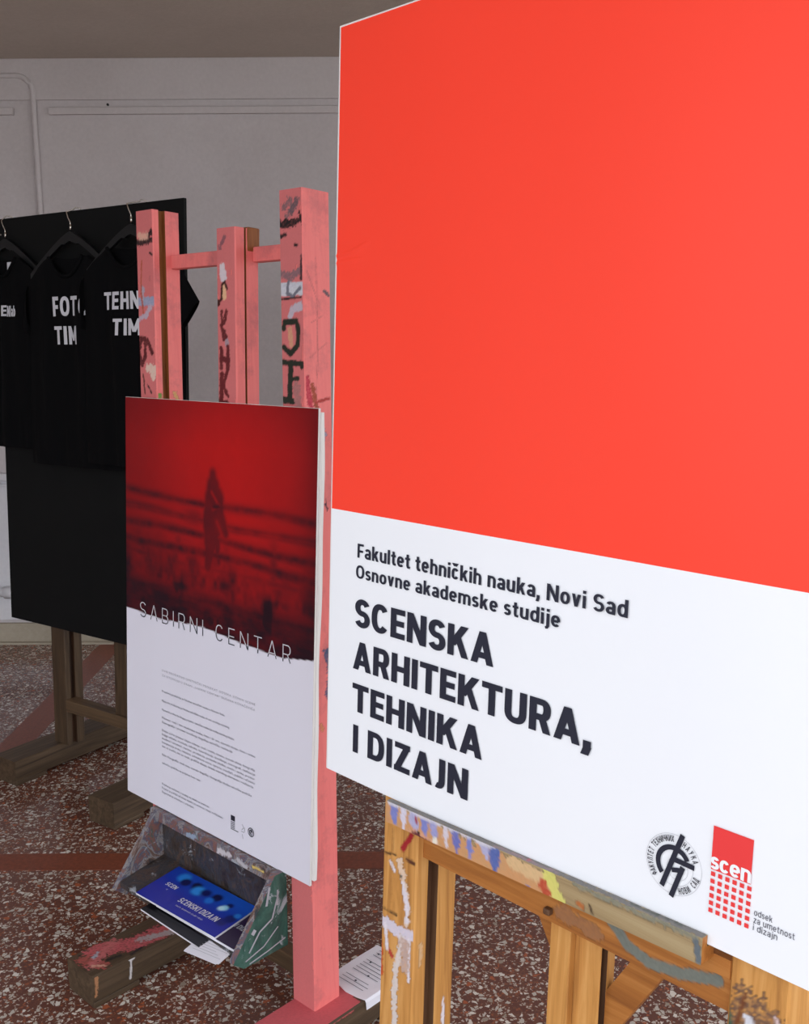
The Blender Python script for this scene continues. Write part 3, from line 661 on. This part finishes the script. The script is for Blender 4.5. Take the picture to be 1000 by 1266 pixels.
for r in range(5):
    v, f = stroke_poly([(.4245, .057 - r * .0042), (.4395 if r < 4 else .452, .057 - r * .0042)], .0022); o = len(V); V += v; F += [tuple(i + o for i in q) for q in f]
flat('square_mark_lines', V, F, -.0016, M['grey_ink'], pb)
V = []; F = []
for pts in ([(.465, .063), (.471, .056), (.464, .050)], [(.462, .046), (.473, .046)], [(.466, .040), (.469, .030)], [(.474, .058), (.474, .048)]):
    v, f = stroke_poly(pts, .0018); o = len(V); V += v; F += [tuple(i + o for i in q) for q in f]
flat('small_crest', V, F, -.0016, M['pale_ink'], pb)
V = []; F = []
for v, f in (arc_poly(.4965, .0545, .0085, .0105, 0, 360), arc_poly(.4965, .0545, .0035, .0062, 30, 260), stroke_poly([(.4925, .0465), (.5000, .0635)], .002), stroke_poly([(.4965, .0565), (.5030, .0560)], .002), stroke_poly([(.4975, .0455), (.5005, .0535)], .002)):
    o = len(V); V += list(v); F += [tuple(i + o for i in q) for q in f]
flat('round_emblem', V, F, -.0016, M['ink'], pb)

# ------------------------------------------------------------------ brochures in the box
def tray_frame(x, y, h, rot): return E2 @ TR @ Matrix.Translation((x, y, h)) @ Matrix.Rotation(rot, 4, 'Z')
def brochure(name, label, x, y, h, rot, L, Dp, th, colf, group):
    # build upright in (u, w) then lay flat: u -> x, w -> y, towards viewer (-d) -> up
    Mx = tray_frame(x, y, h, rot)
    t = thing(name, label, 'brochure', Mx, group)
    box('pages', (0, 0, 0), (L, Dp, th), M['paper'], t)
    nu, nw = 90, 46
    U, Wd = np.meshgrid(np.linspace(0, L, nu), np.linspace(0, Dp, nw))
    rgb = colf(U / L, Wd / Dp)
    o = sheet('cover', U, Wd, np.full_like(U, -(th + .0004)), rgb, M['gloss_print'], t)
    o.matrix_local = Matrix.Rotation(-math.pi / 2, 4, 'X')
    return t
LAY = Matrix.Rotation(-math.pi / 2, 4, 'X')
def cov_blue(u, w):
    a = np.array(lin((14, 26, 148))); b_ = np.array(lin((22, 84, 196))); c = a + (b_ - a) * (np.clip((w - .35) / .5, 0, 1) * np.clip(.35 + u * .9, 0, 1))[..., None]
    n = fbm(u * 12, w * 7)
    for (cu, cw, r, col) in ((.18, .82, .06, (40, 130, 220)), (.24, .74, .05, (10, 16, 80)), (.36, .78, .05, (8, 14, 66)), (.42, .70, .06, (46, 140, 226)), (.50, .74, .05, (10, 20, 90)), (.63, .76, .05, (8, 16, 70)), (.60, .62, .04, (30, 110, 210)), (.80, .74, .03, (10, 20, 90)), (.78, .64, .035, (150, 210, 240)), (.76, .60, .03, (190, 230, 246)), (.93, .50, .05, (12, 24, 100)), (.95, .62, .03, (40, 120, 210)), (.90, .35, .05, (14, 24, 110))):
        k = np.clip(np.exp(-(((u - cu) / r) ** 2 + ((w - cw) / (r * 1.9)) ** 2)) * (1.3 + n) * 1.2 - .25, 0, 1)[..., None]
        c = c * (1 - k) + np.array(lin(col)) * k
    return c
def cov_dark(c0, c1):
    def f(u, w):
        return np.array(lin(c0)) + (np.array(lin(c1)) - np.array(lin(c0))) * (u * .6 + w * .3)[..., None]
    return f
GRP = 'brochures in the painted box'
lf = thing('leaflet', 'white printed leaflet sticking out from under the brochures in the painted box', 'leaflet', tray_frame(.492, -.183, 0, .19))
box('sheet', (0, 0, 0), (.096, .105, .0008), M['paper'], lf); box('sheet', (.002, -.004, .0009), (.092, .100, .0016), M['paper'], lf)
for i in range(6):
    v, f = stroke_poly([(.012, .012 + i * .007), (.09 - (i % 3) * .012, .012 + i * .007)], .0009)
    o = flat('print_line', v, f, -.0019, M['pale_ink'], lf); o.matrix_local = LAY
bk = brochure('brochure', 'black covered brochure, lowest of the three in the painted box', .299, -.164, .002, .02, .212, .135, .004, cov_dark((10, 10, 16), (16, 14, 26)), GRP)
bp = brochure('brochure', 'dark purple brochure peeking out right of the blue one in the painted box', .325, -.140, .0075, .055, .262, .124, .006, cov_dark((22, 12, 40), (44, 18, 62)), GRP)
bb = brochure('brochure', 'bright blue brochure lying on top of the pile in the painted box', .258, -.149, .0165, .065, .272, .124, .0045, cov_blue, GRP)
for par, nm, s, x0, bz, cap, x1, bo, th in ((bb, 'lettering', 'SCEN', .030, .058, .012, .066, .0009, .0045), (bb, 'lettering', 'SCENSKI DIZAJN', .104, .034, .0160, .232, .0010, .0045),
                                (bb, 'small_lettering', 'master akademske studije i dizajn', .114, .021, .0045, .205, .0002, .0045), (bb, 'small_lettering', 'u', .048, .047, .005, .052, .0002, .0045),
                                (bp, 'lettering', 'I DIZAJN', .205, .050, .0135, .258, .0008, .006)):
    o = sign(nm, s, par, M['shirt_ink'] if par is bb else M['pale_ink'], -(th + .0010), x0, bz, cap, x1, .20 if cap > .01 else .12, .16 if cap > .01 else .10, .14, .15); o.matrix_local = LAY

# ------------------------------------------------------------------ printed sheet on the right foot
pf = thing('printed_paper', 'printed white paper sheet draped over the right foot of the pink easel', 'paper', E2 @ Matrix.Translation((0, 0, .0805)))
xs = [.630, .66, .70, .73, .7525, .7555, .757]; zs = [.0012, .0006, .001, .0006, .0012, -.004, -.020]
vs = []; fs = []; ys = np.linspace(.093, .262, 12)
for j, y in enumerate(ys):
    for x, z in zip(xs, zs): vs.append((x + (.006 if j == 0 and x < .7 else 0), y + (.004 * math.sin(x * 60) if j == 0 else 0), z + .0006 * math.sin(y * 40)))
n = len(xs)
for j in range(len(ys) - 1):
    for i in range(n - 1): fs.append((j * n + i, j * n + i + 1, (j + 1) * n + i + 1, (j + 1) * n + i))
o = pydata('sheet', vs, fs, M['paper'], pf)
md = o.modifiers.new('thickness', 'SOLIDIFY'); md.thickness = .0012; md.offset = 0
random.seed(4)
V = []; F = []
for i in range(13):
    y = .115 + i * .011
    if i in (3, 9, 14): continue
    v, f = stroke_poly([(.652, y), (.735 - random.random() * .03, y)], .0016); o_ = len(V); V += v; F += [tuple(q + o_ for q in g_) for g_ in f]
pydata('print_lines', [(a, b_, .0030) for a, b_ in V], F, M['grey_ink'], o)['kind'] = 'stuff'
V = []; F = []
for (a, b_) in ((.668, .20), (.70, .16), (.715, .21), (.66, .235), (.69, .13), (.72, .245)):
    v, f = arc_poly(a, b_, 0, .0028, 0, 360, 10); o_ = len(V); V += v; F += [tuple(q + o_ for q in g_) for g_ in f]
pydata('specks', [(a, b_, .0032) for a, b_ in V], F, M['ink'], o)['kind'] = 'stuff'

# ================================================================== EASEL C (varnished pine) + big red board
ec = thing('easel', 'honey varnished pine studio easel with lilac paint drips, holding the big red and white board', 'easel', E1, 'studio easels holding the boards')
WL = (214, 206, 214)
def cu_(u, y): return (u, y)
def pc(X, Y):   # measured paint marks on the near upright, as (across, height)
    u = (X - 52) / 193 * .065; return (round(u, 4), -.0633 - ((980 + Y / 4.43) - 1030) * .00116 + .41 * u)
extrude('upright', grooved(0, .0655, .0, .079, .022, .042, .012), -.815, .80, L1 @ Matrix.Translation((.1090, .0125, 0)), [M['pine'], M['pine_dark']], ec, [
    ('F', [pc(100, 380), pc(122, 425)], .006, WL, .003), ('F', [pc(150, 370), pc(182, 520), pc(205, 640), pc(195, 720)], .010, (214, 190, 170), .010), ('F', [pc(170, 500), pc(200, 620), pc(200, 700)], .008, WL, .008),
    ('F', [pc(60, 700), pc(150, 760), pc(240, 790)], .018, (204, 196, 210), .008), ('F', [pc(80, 720), pc(90, 860)], .006, WL, .003), ('F', [pc(215, 800), pc(220, 1040)], .006, WL, .005),
    ('F', [pc(180, 800), pc(150, 950), pc(140, 1100), pc(150, 1300)], .011, (206, 196, 192), .008), ('F', [pc(190, 820), pc(200, 960)], .016, (186, 160, 150), .014),
    ('F', [pc(56, 830), pc(58, 1000)], .008, (190, 78, 34), .006), ('F', [pc(110, 880), pc(120, 900)], .007, (176, 60, 50), .005),
    ('F', [pc(215, 240), pc(165, 310)], .008, (156, 34, 40), .003), ('F', [pc(52, 320), pc(130, 345)], .003, (80, 56, 34), .003), ('F', [pc(190, 370), pc(230, 395)], .005, (90, 50, 34), .004), ('F', [pc(52, 625), pc(140, 672)], .0025, (60, 44, 30), .002),
    ('F', [pc(160, 460)], .006, (90, 86, 80), .004), ('F', [pc(108, 150), pc(108, 600)], .0012, (110, 70, 36), .001),
    ('R', [(.012, -.23), (.013, -.2)], .006, (206, 170, 130), .006), ('R', [(.009, -.33)], .003, WL, .002), ('R', [(.014, -.44)], .003, WL, .002),
    ('R', [(.060, -.30), (.062, -.34)], .006, WL, .006), ('R', [(.058, -.41), (.060, -.45)], .012, (216, 190, 170), .008), ('R', [(.055, -.42), (.055, -.38)], .002, (60, 34, 20), .001)],
    seg_mat=GR)
extrude('upright', rect(0, .062, .0, .079), -.815, .80, L1 @ Matrix.Translation((.6186, .0125, 0)), M['pine'], ec, [
    ('F', [(.005, -.11), (.02, -.05), (.05, -.06), (.06, -.09)], .03, (110, 82, 66), .03), ('F', [(.022, -.065), (.028, -.078)], .008, (206, 206, 214), .006), ('F', [(.05, -.05), (.054, -.058)], .004, (214, 190, 190), .003),
    ('F', [(.03, -.105), (.05, -.10)], .016, (176, 44, 44), .008), ('F', [(.022, -.107)], .009, (50, 30, 26), .003), ('F', [(.002, -.07), (.002, -.08)], .008, (66, 84, 66), .005),
    ('F', [(.018, -.04), (.010, -.08), (.006, -.13)], .0035, (110, 62, 34), .003), ('F', [(.014, -.09), (.006, -.15)], .003, (96, 52, 28), .002)])
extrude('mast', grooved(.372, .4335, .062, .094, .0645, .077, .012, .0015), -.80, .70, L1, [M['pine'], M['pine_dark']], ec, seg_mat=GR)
extrude('mast_slat', rect(.368, .398, .0495, .0619, .0015), -.80, .70, L1, M['pine'], ec)
extrude('upper_rail', [(.024, -.076, 'Bo'), (.048, -.076, 'R'), (.048, -.014, 'T'), (.024, -.014, 'F')], .1745, .6186, L1 @ ALONG_X, M['pine_x'], ec, [
    ('F', [(-.040, .470), (-.058, .492), (-.066, .52), (-.060, .56), (-.048, .60)], .014, (112, 116, 108), .003), ('F', [(-.058, .40), (-.062, .45)], .018, (150, 104, 70), .014)])
def strut(p, q, w):
    (ax, az), (bx, bz) = p, q; L = math.hypot(bx - ax, bz - az); nx, nz2 = -(bz - az) / L * w / 2, (bx - ax) / L * w / 2
    c = [(ax + nx, az + nz2), (ax - nx, az - nz2), (bx - nx, bz - nz2), (bx + nx, bz + nz2)]
    vs = [L1 @ Vector((x, .078, z)) for x, z in c] + [L1 @ Vector((x, .092, z)) for x, z in c]
    bm = bmesh.new(); vv = [bm.verts.new(v) for v in vs]
    for f in ((0, 1, 2, 3), (7, 6, 5, 4), (0, 4, 5, 1), (1, 5, 6, 2), (2, 6, 7, 3), (3, 7, 4, 0)): bm.faces.new([vv[i] for i in f])
    bmesh.ops.recalc_face_normals(bm, faces=bm.faces[:])
    me = bpy.data.meshes.new('brace'); bm.to_mesh(me); bm.free(); link('brace', me, M['pine_x'], ec)
strut((.312, -.050), (.400, -.197), .037)
strut((.520, -.055), (.404, -.250), .037)
box('bolt', (.380, .016, -.066), (.390, .025, -.058), M['pine_dark'], ec, .002, L1)
BL_ = (120, 126, 186); LB = (168, 166, 200)
# ledge with lip that keeps the board from sliding off; worn and chipped at the right end
prof = [(-.012, -.031, 'Bo'), (.0125, -.031, 'R'), (.0125, -.0145, 'T'), (-.0025, -.0145, None), (-.0025, -.002, 'T2'), (-.012, -.002, 'F')]
tilt = Matrix.Identity(4); tilt[2][0] = .0226
stk = [('F', [(-.012, .14), (-.016, .30), (-.02, .40)], .04, (200, 146, 100), .02)]
for (x, z0, z1, w, c) in ((.160, .004, -.018, .014, BL_), (.176, .004, -.022, .009, (206, 200, 216)), (.196, .004, -.016, .016, LB), (.215, .004, -.016, .012, BL_), (.232, .004, -.018, .012, (150, 150, 196)), (.252, .004, -.018, .010, (206, 196, 206)), (.270, .004, -.024, .012, (104, 108, 172)), (.292, .004, -.020, .009, BL_), (.318, .004, -.012, .012, LB), (.332, .004, -.030, .014, (84, 100, 160))):
    stk.append(('F', [(z0, x), ((z0 + z1) / 2, x + .001)], w * 1.1, c, .009)); stk.append(('F', [(z0, x), (z1, x + .003)], w * .5, c, .006))
stk += [('F', [(.006, .150), (.006, .33)], .006, (200, 196, 206), .006), ('F', [(-.02, .19), (-.024, .24)], .008, (206, 150, 120), .012), ('F', [(-.02, .205)], .007, (36, 26, 26), .003), ('F', [(-.022, .196), (-.028, .25)], .005, (104, 52, 54), .006),
        ('F', [(.0, .20), (-.006, .202)], .004, (150, 30, 40), .002), ('F', [(-.02, .235)], .010, (220, 214, 200), .006),
        ('F', [(-.002, .36), (-.006, .41)], .016, (206, 172, 128), .008), ('F', [(.002, .412), (-.010, .422), (-.024, .43)], .016, (206, 200, 110), .010), ('F', [(-.012, .405), (-.02, .412)], .010, (178, 74, 50), .008),
        ('F', [(-.016, .455), (-.018, .462)], .006, (172, 100, 52), .003), ('F', [(-.012, .47), (-.02, .474)], .003, (60, 40, 30), .002), ('F', [(.004, .45), (.004, .60)], .006, (128, 126, 110), .008), ('F', [(.0, .598), (-.02, .602)], .008, (96, 104, 110), .006), ('F', [(-.024, .385)], .005, (90, 110, 176), .003),
        ('T2', [(-.011, .15), (-.011, .60)], .020, (120, 118, 116), .008), ('T2', [(-.012, .33), (-.012, .42)], .008, (150, 130, 132), .008), ('T2', [(-.01, .38)], .008, (186, 96, 106), .004), ('T2', [(-.01, .52), (-.008, .58)], .006, (90, 94, 88), .008)]
stk = [(l, [(z - .008 if l == 'F' else z + .004, x - .006) for z, x in p], w * (1 if l == 'F' else .6), c, r) for l, p, w, c, r in stk]
extrude('ledge', prof, .1385, .5995, L1 @ tilt @ ALONG_X, [M['ledge'], M['pine_x']], ec, stk, capm=1)
extrude('ledge_support', [(.0125, -.034, 'Bo'), (.024, -.034, 'R'), (.024, -.014, 'T'), (.0125, -.014, 'F')], .1745, .6186, L1 @ ALONG_X, M['pine_x'], ec)
foot(ec, .085, .205, -.36, .50, .08, [], [M['old_y'], M['old_y']]); foot(ec, .590, .710, -.36, .50, .08, [], [M['old_y'], M['old_y']])
box('lower_rail', (.20, .0, .085), (.60, .035, .125), M['pine_x'], ec, .003)

pa = thing('poster_board', 'large red and white display board with big black lettering, nearest the viewer', 'poster', E1 @ L1)
W1 = .706
box('foam_core', (0, 0, 0), (W1, .010, 1), M['foam'], pa, .0008)
nxp, nzp = 150, 210
def print_sheet(name, z0, z1, mat, nz_p):
    X, Z = np.meshgrid(np.linspace(.0042, W1 - .0008, nxp), np.linspace(z0, z1, nz_p))
    D = -.0012 - .0004 * np.sin(X * 9 + .6) * np.sin(Z * 7) - .0003 * np.sin(X * 21 + Z * 5)
    for (pts, w, h) in (([(.0, .710), (.03, .7125), (.06, .722)], .0022, .0016), ([(.0, .700), (.03, .7025), (.05, .7035)], .0020, .0013)):
        d = segdist(X, Z, pts); D -= h * np.exp(-(d / w) ** 2)
    H, Wn = X.shape; V = np.stack([X, D, Z], -1).reshape(-1, 3); idx = np.arange(H * Wn).reshape(H, Wn)
    F = np.stack([idx[:-1, :-1], idx[:-1, 1:], idx[1:, 1:], idx[1:, :-1]], -1).reshape(-1, 4)
    me = bpy.data.meshes.new(name); me.from_pydata(V.tolist(), [], F.tolist()); me.update(); me.polygons.foreach_set('use_smooth', np.ones(len(F), dtype=bool))
    return link(name, me, mat, pa)
rp = print_sheet('red_print', .3733, .997, M['red'], 260)
wp = print_sheet('white_print', .0012, .3733, M['white'], 90)
D1 = -.0026
for s, x0, bz, cap, x1, wv, wh, tr in (('Fakultet tehničkih nauka, Novi Sad', .0600, .3135, .0190, .4850, .205, .155, .105), ('Osnovne akademske studije', .0580, .2855, .0180, .3990, .205, .155, .105),
                           ('SCENSKA', .0578, .2190, .0390, .3050, .24, .19, .085), ('ARHITEKTURA,', .0560, .1600, .0390, .4490, .24, .19, .085), ('TEHNIKA', .0560, .1010, .0390, .2930, .24, .19, .09), ('I DIZAJN', .0590, .0428, .0390, .2730, .24, .19, .10)):
    sign('lettering', s, wp, M['ink'], D1, x0, bz, cap, x1, wv, wh, tr)
for s, bz, x1 in (('odsek', .0523, .6640), ('za umetnost', .0447, .6865), ('i dizajn', .0371, .6700)):
    sign('small_lettering', s, wp, M['grey_ink'], D1, .6455, bz, .0066, x1, .13, .11, .17)
# round emblem
cx, cy = .5563, .0697
V = []; F = []
for v, f in (arc_poly(cx, cy, .0150, .0205, 30, 226), stroke_poly([(.5648, .1040), (.5445, .0425)], .0056), stroke_poly([(.5560, .0755), (.5800, .0745)], .0056), stroke_poly([(.5672, .0705), (.5560, .0350)], .0056), stroke_poly([(.5548, .0635), (.5670, .0668)], .0050)):
    o = len(V); V += list(v); F += [tuple(i + o for i in q) for q in f]
flat('emblem_monogram', V, F, D1, M['ink'], wp)
V = []; F = []
for v, f in (arc_poly(cx, cy, .0318, .0321, 0, 360), arc_poly(cx, cy, .0222, .0225, -120, 25), arc_poly(.5610, .0665, .0118, .0121, 0, 360), arc_poly(.5600, .0665, .0078, .0080, -110, 60)):
    o = len(V); V += list(v); F += [tuple(i + o for i in q) for q in f]
flat('emblem_rings', V, F, D1 + .0004, M['pale_ink'], wp)
def ring_text(body, a0, a1, r, cap, inward=False):
    V = []; F = []; n = len(body)
    for i, ch in enumerate(body):
        if ch == ' ': continue
        a = math.radians(a0 + (a1 - a0) * i / (n - 1)); v, f = draw_text(ch, 0, 0, cap, None, .19, .15, xs=.55)
        w = v[:, 0].max(); v[:, 0] -= w / 2
        rot = a - math.pi / 2 if not inward else a + math.pi / 2
        c, s = math.cos(rot), math.sin(rot); rr = r if not inward else r + cap
        P = np.stack([v[:, 0] * c - v[:, 1] * s + cx + rr * math.cos(a), v[:, 0] * s + v[:, 1] * c + cy + rr * math.sin(a)], -1)
        o = len(V); V += P.tolist(); F += [tuple(q + o for q in g_) for g_ in f]
    flat('emblem_lettering', V, F, D1 - .0001, M['ink'], wp)
ring_text('ФАКУЛТЕТ', 220, 164, .0238, .0066); ring_text('ТЕХНИЧКИХ', 151, 95, .0238, .0066); ring_text('НАУКА', 66, 25, .0238, .0066); ring_text('НОВИ САД', -70, -14, .0238, .0066, True)
v, f = [(.5977, .0812), (.6398, .0812), (.6398, .1264), (.5977, .1264)], [(0, 1, 2, 3)]
flat('logo_block', v, f, D1, M['logo_red'], wp)
sign('logo_lettering', 'scen', wp, M['white'], D1 - .0004, .5972, .0822, .0176, .6400, .20, .17, .04)
V = []; F = []
for i in range(6):
    for j in range(6):
        x = .5982 + i * .00768; z = .0790 - j * .00764; o = len(V)
        V += [(x, z - .0045), (x + .0045, z - .0045), (x + .0045, z), (x, z)]; F.append((o, o + 1, o + 2, o + 3))
flat('logo_dots', V, F, D1, M['logo_red'], wp)

# ================================================================== EASEL A (old brown) + black panel
ea = thing('easel', 'unpainted dark brown wooden easel at the back, holding the tall black panel', 'easel', E3, 'studio easels holding the boards')
for a, sl, gr in ((.2035, .03, True), (.675, .0, True)):
    extrude('upright', grooved(0, .074, .0, .074, .020, .040, .014), -.425, .95, L3 @ Matrix.Translation((0, .014, 0)) @ skew(a, sl * .3), [M['old'], M['groove_dark']], ea, seg_mat=GR)
extrude('mast', grooved(0, .062, .0, .06, .020, .036, .012), -.262, .95, L3 @ Matrix.Translation((.525, .024, 0)), [M['old'], M['groove_dark']], ea, seg_mat=GR)
box('lower_rail', (.275, .002, .208), (.680, .050, .252), M['old_x'], ea, .003)
foot(ea, .137, .257, -.200, .46, .088, [], [M['old_y'], M['old_y']]); foot(ea, .668, .788, -.224, .46, .088, [], [M['old_y'], M['old_y']])
dp = thing('display_panel', 'tall black display panel with black t-shirts hanging on it', 'panel', E3 @ L3)
box('board', (-.002, 0, 0), (.9135, .012, 1.403), M['black_board'], dp, .001)
for x, z in ((.875, 1.36), (.893, 1.20), (.02, 1.35)): tube('screw', [(x, -.001, z), (x, .002, z)], .003, M['chrome'], dp)

# ------------------------------------------------------------------ hangers and T-shirts
def mk_hanger(cx, depth, label, cz=1.315):
    t = thing('clothes_hanger', label, 'hanger', E3 @ L3 @ Matrix.Translation((cx, -depth, 0)), 'hangers hooked over the black panel')
    top = 1.4105
    pts = [(.0, .026 + depth, top - .028), (.0, .024 + depth, top - .006), (.0, .014 + depth, top), (-.002, depth - .002, top), (-.006, depth - .008, top - .006), (-.007, -.004, top - .018), (-.002, -.002, top - .034), (.006, 0, top - .050), (.007, 0, top - .070)]
    hk = tube('hook', pts, .0019, M['chrome'], t, 8)
    tube('hook_ferrule', [(.007, 0, top - .056), (.007, 0, top - .074)], .0034, M['chrome'], hk, 8)
    zc = top - .074
    vs = []; fs = []
    xs_ = np.linspace(-.205, .205, 31)
    for x in xs_:
        a = abs(x); z = zc - .004 - .125 * (a / .205) ** 1.25; h = .022 if a > .03 else .030
        vs += [(x + .007, -.006, z), (x + .007, .006, z), (x + .007, .006, z - h), (x + .007, -.006, z - h)]
    for i in range(len(xs_) - 1):
        for q in range(4): fs.append((4 * i + q, 4 * i + (q + 1) % 4, 4 * (i + 1) + (q + 1) % 4, 4 * (i + 1) + q))
    fs += [(3, 2, 1, 0), tuple(4 * 30 + q for q in range(4))]
    bm = bmesh.new(); vv = [bm.verts.new(v) for v in vs]
    for f in fs: bm.faces.new([vv[i] for i in f])
    bmesh.ops.recalc_face_normals(bm, faces=bm.faces[:]); me = bpy.data.meshes.new('shoulder_bar'); bm.to_mesh(me); bm.free()
    link('shoulder_bar', me, M['black_plastic'], t)
    return t
def mk_shirt(cx, depth, label, seed, zneck=1.315, hem=.60, lines=(), tagx=None, spread=(1, 1)):
    t = thing('t_shirt', label, 't-shirt', E3 @ L3 @ Matrix.Translation((cx, -depth, 0)), 'black t-shirts hanging on the panel')
    rnd = random.Random(seed); ph = [rnd.random() * 6.28 for _ in range(6)]
    def fold(x, z):
        k = min(1, max(0, (zneck - z) / .35))
        return -.006 * k * math.sin(x * 34 + ph[0] + math.sin(z * 5 + ph[1])) - .004 * k * math.sin(x * 71 + ph[2] + z * 3) - .002 * math.sin(z * 18 + x * 20 + ph[3])
    def patch(fn, nu, nw, side):
        V = []; 
        for j in range(nw + 1):
            for i in range(nu + 1):
                u = i / nu * 2 - 1; x, z = fn(u, j / nw); edge = (1 - abs(u) ** 4) * (1 if True else 0)
                y = (-.018 * edge + fold(x, z) * edge) if side == 0 else .006 * edge
                V.append((x, y, z))
        F = [(j * (nu + 1) + i, j * (nu + 1) + i + 1, (j + 1) * (nu + 1) + i + 1, (j + 1) * (nu + 1) + i) for j in range(nw) for i in range(nu)]
        return V, F
    hw = .225
    def body_front(u, w):
        x = u * hw * (1 + .02 * math.sin(w * 7))
        top = zneck - .006 - .135 * (abs(x) / .245) ** 1.2
        if abs(x) < .085: top = min(top, zneck - .110 + .064 * (abs(x) / .085) ** 2.2)
        return x, hem + (top - hem) * w
    def body_back(u, w):
        x = u * hw * (1 + .02 * math.sin(w * 7))
        top = zneck - .006 - .135 * (abs(x) / .245) ** 1.2
        if abs(x) < .085: top = min(top, zneck - .052 + .008 * (abs(x) / .085) ** 2)
        return x, hem + (top - hem) * w
    def sleeve(sg):
        def f(u, w):  # u across the sleeve from under to over, w from armhole to cuff
            a = Vector((.214, zneck - .27)); b_ = Vector((.219, zneck - .126)); c = Vector((.222, zneck - .292)); d = Vector((.288, zneck - .215))
            q = spread[0 if sg < 0 else 1]; c.x = .216 + (c.x - .216) * q; d.x = .220 + (d.x - .220) * q; d.y -= (1 - q) * .06
            k = (u + 1) / 2; p = a.lerp(b_, k).lerp(c.lerp(d, k), w); return sg * p.x, p.y
        return f
    AV = []; AF = []
    for fn, nu, nw, sd in ((body_front, 60, 70, 0), (body_back, 60, 40, 1), (sleeve(1), 12, 12, 0), (sleeve(1), 12, 12, 1), (sleeve(-1), 12, 12, 0), (sleeve(-1), 12, 12, 1)):
        V, F = patch(fn, nu, nw, sd); o = len(AV); AV += V; AF += [tuple(i + o for i in f) for f in F]
    o = pydata('cloth', AV, AF, M['cotton'], t, smooth=True)
    # neck rib
    pts = [(x, -.021, zneck - .110 + .064 * (abs(x) / .085) ** 2.2 + .001) for x in np.linspace(-.084, .084, 25)]
    tube('neck_rib', pts, .006, M['cotton'], o, 8)
    for s, x0, bz, cap, x1, bo in lines:
        V, F = draw_text(s, x0 - cx, bz, cap, x1 - cx, bo, bo * .8, .14)
        # subdivide lightly so the print follows the folds
        bm = bmesh.new(); vv = [bm.verts.new((p[0], 0, p[1])) for p in V]
        for f in F: bm.faces.new([vv[i] for i in f])
        for _ in range(3): bmesh.ops.subdivide_edges(bm, edges=[e for e in bm.edges if e.calc_length() > .008], cuts=1, use_grid_fill=True)
        for v in bm.verts: v.co.y = -.018 * (1 - abs(v.co.x / hw) ** 4) + fold(v.co.x, v.co.z) * (1 - abs(v.co.x / hw) ** 4) - .003
        me = bpy.data.meshes.new('chest_print'); bm.to_mesh(me); bm.free(); link('chest_print', me, M['shirt_ink'], o)
    if tagx: box('neck_label', (tagx - .012, -.010, zneck - .088), (tagx + .012, -.009, zneck - .060), M['shirt_ink'], o)
    return t
mk_hanger(.062, .016, 'black hanger with chrome hook, leftmost on the black panel')
mk_hanger(.425, .030, 'black hanger with chrome hook, middle one on the black panel')
mk_hanger(.735, .050, 'hanger with chrome hook nearest the pink easel, on the black panel')
mk_shirt(.069, .020, 'black t-shirt with small white lab print, leftmost on the black panel', 1, 1.312, .625, [('SCE', -.010, 1.072, .036, .0985, .24), ('Nlab', .1005, 1.070, .036, .1480, .26)], tagx=.035, spread=(1, .1))
mk_shirt(.432, .034, 'black t-shirt with white FOTO TIM print, hanging between the other two', 2, 1.300, .58, [('FOTO', .3620, 1.066, .062, .540, .24), ('TIM', .3640, .976, .058, .4860, .24)], spread=(.3, .1))
mk_shirt(.742, .054, 'black t-shirt half hidden behind the pink easel, its sleeve past the panel edge', 3, 1.312, .60, [('TEHN', .6340, 1.080, .053, .800, .24), ('TIM', .6833, 1.002, .050, .800, .24)], spread=(.02, 1))

# every painted material reads the 'paint' colour: give plain meshes an empty one
for o in S.objects:
    if o.type == 'MESH' and 'paint' not in o.data.color_attributes:
        at = o.data.color_attributes.new('paint', 'FLOAT_COLOR', 'POINT')
        at.data.foreach_set('color', np.zeros(4 * len(o.data.vertices), dtype=np.float32))
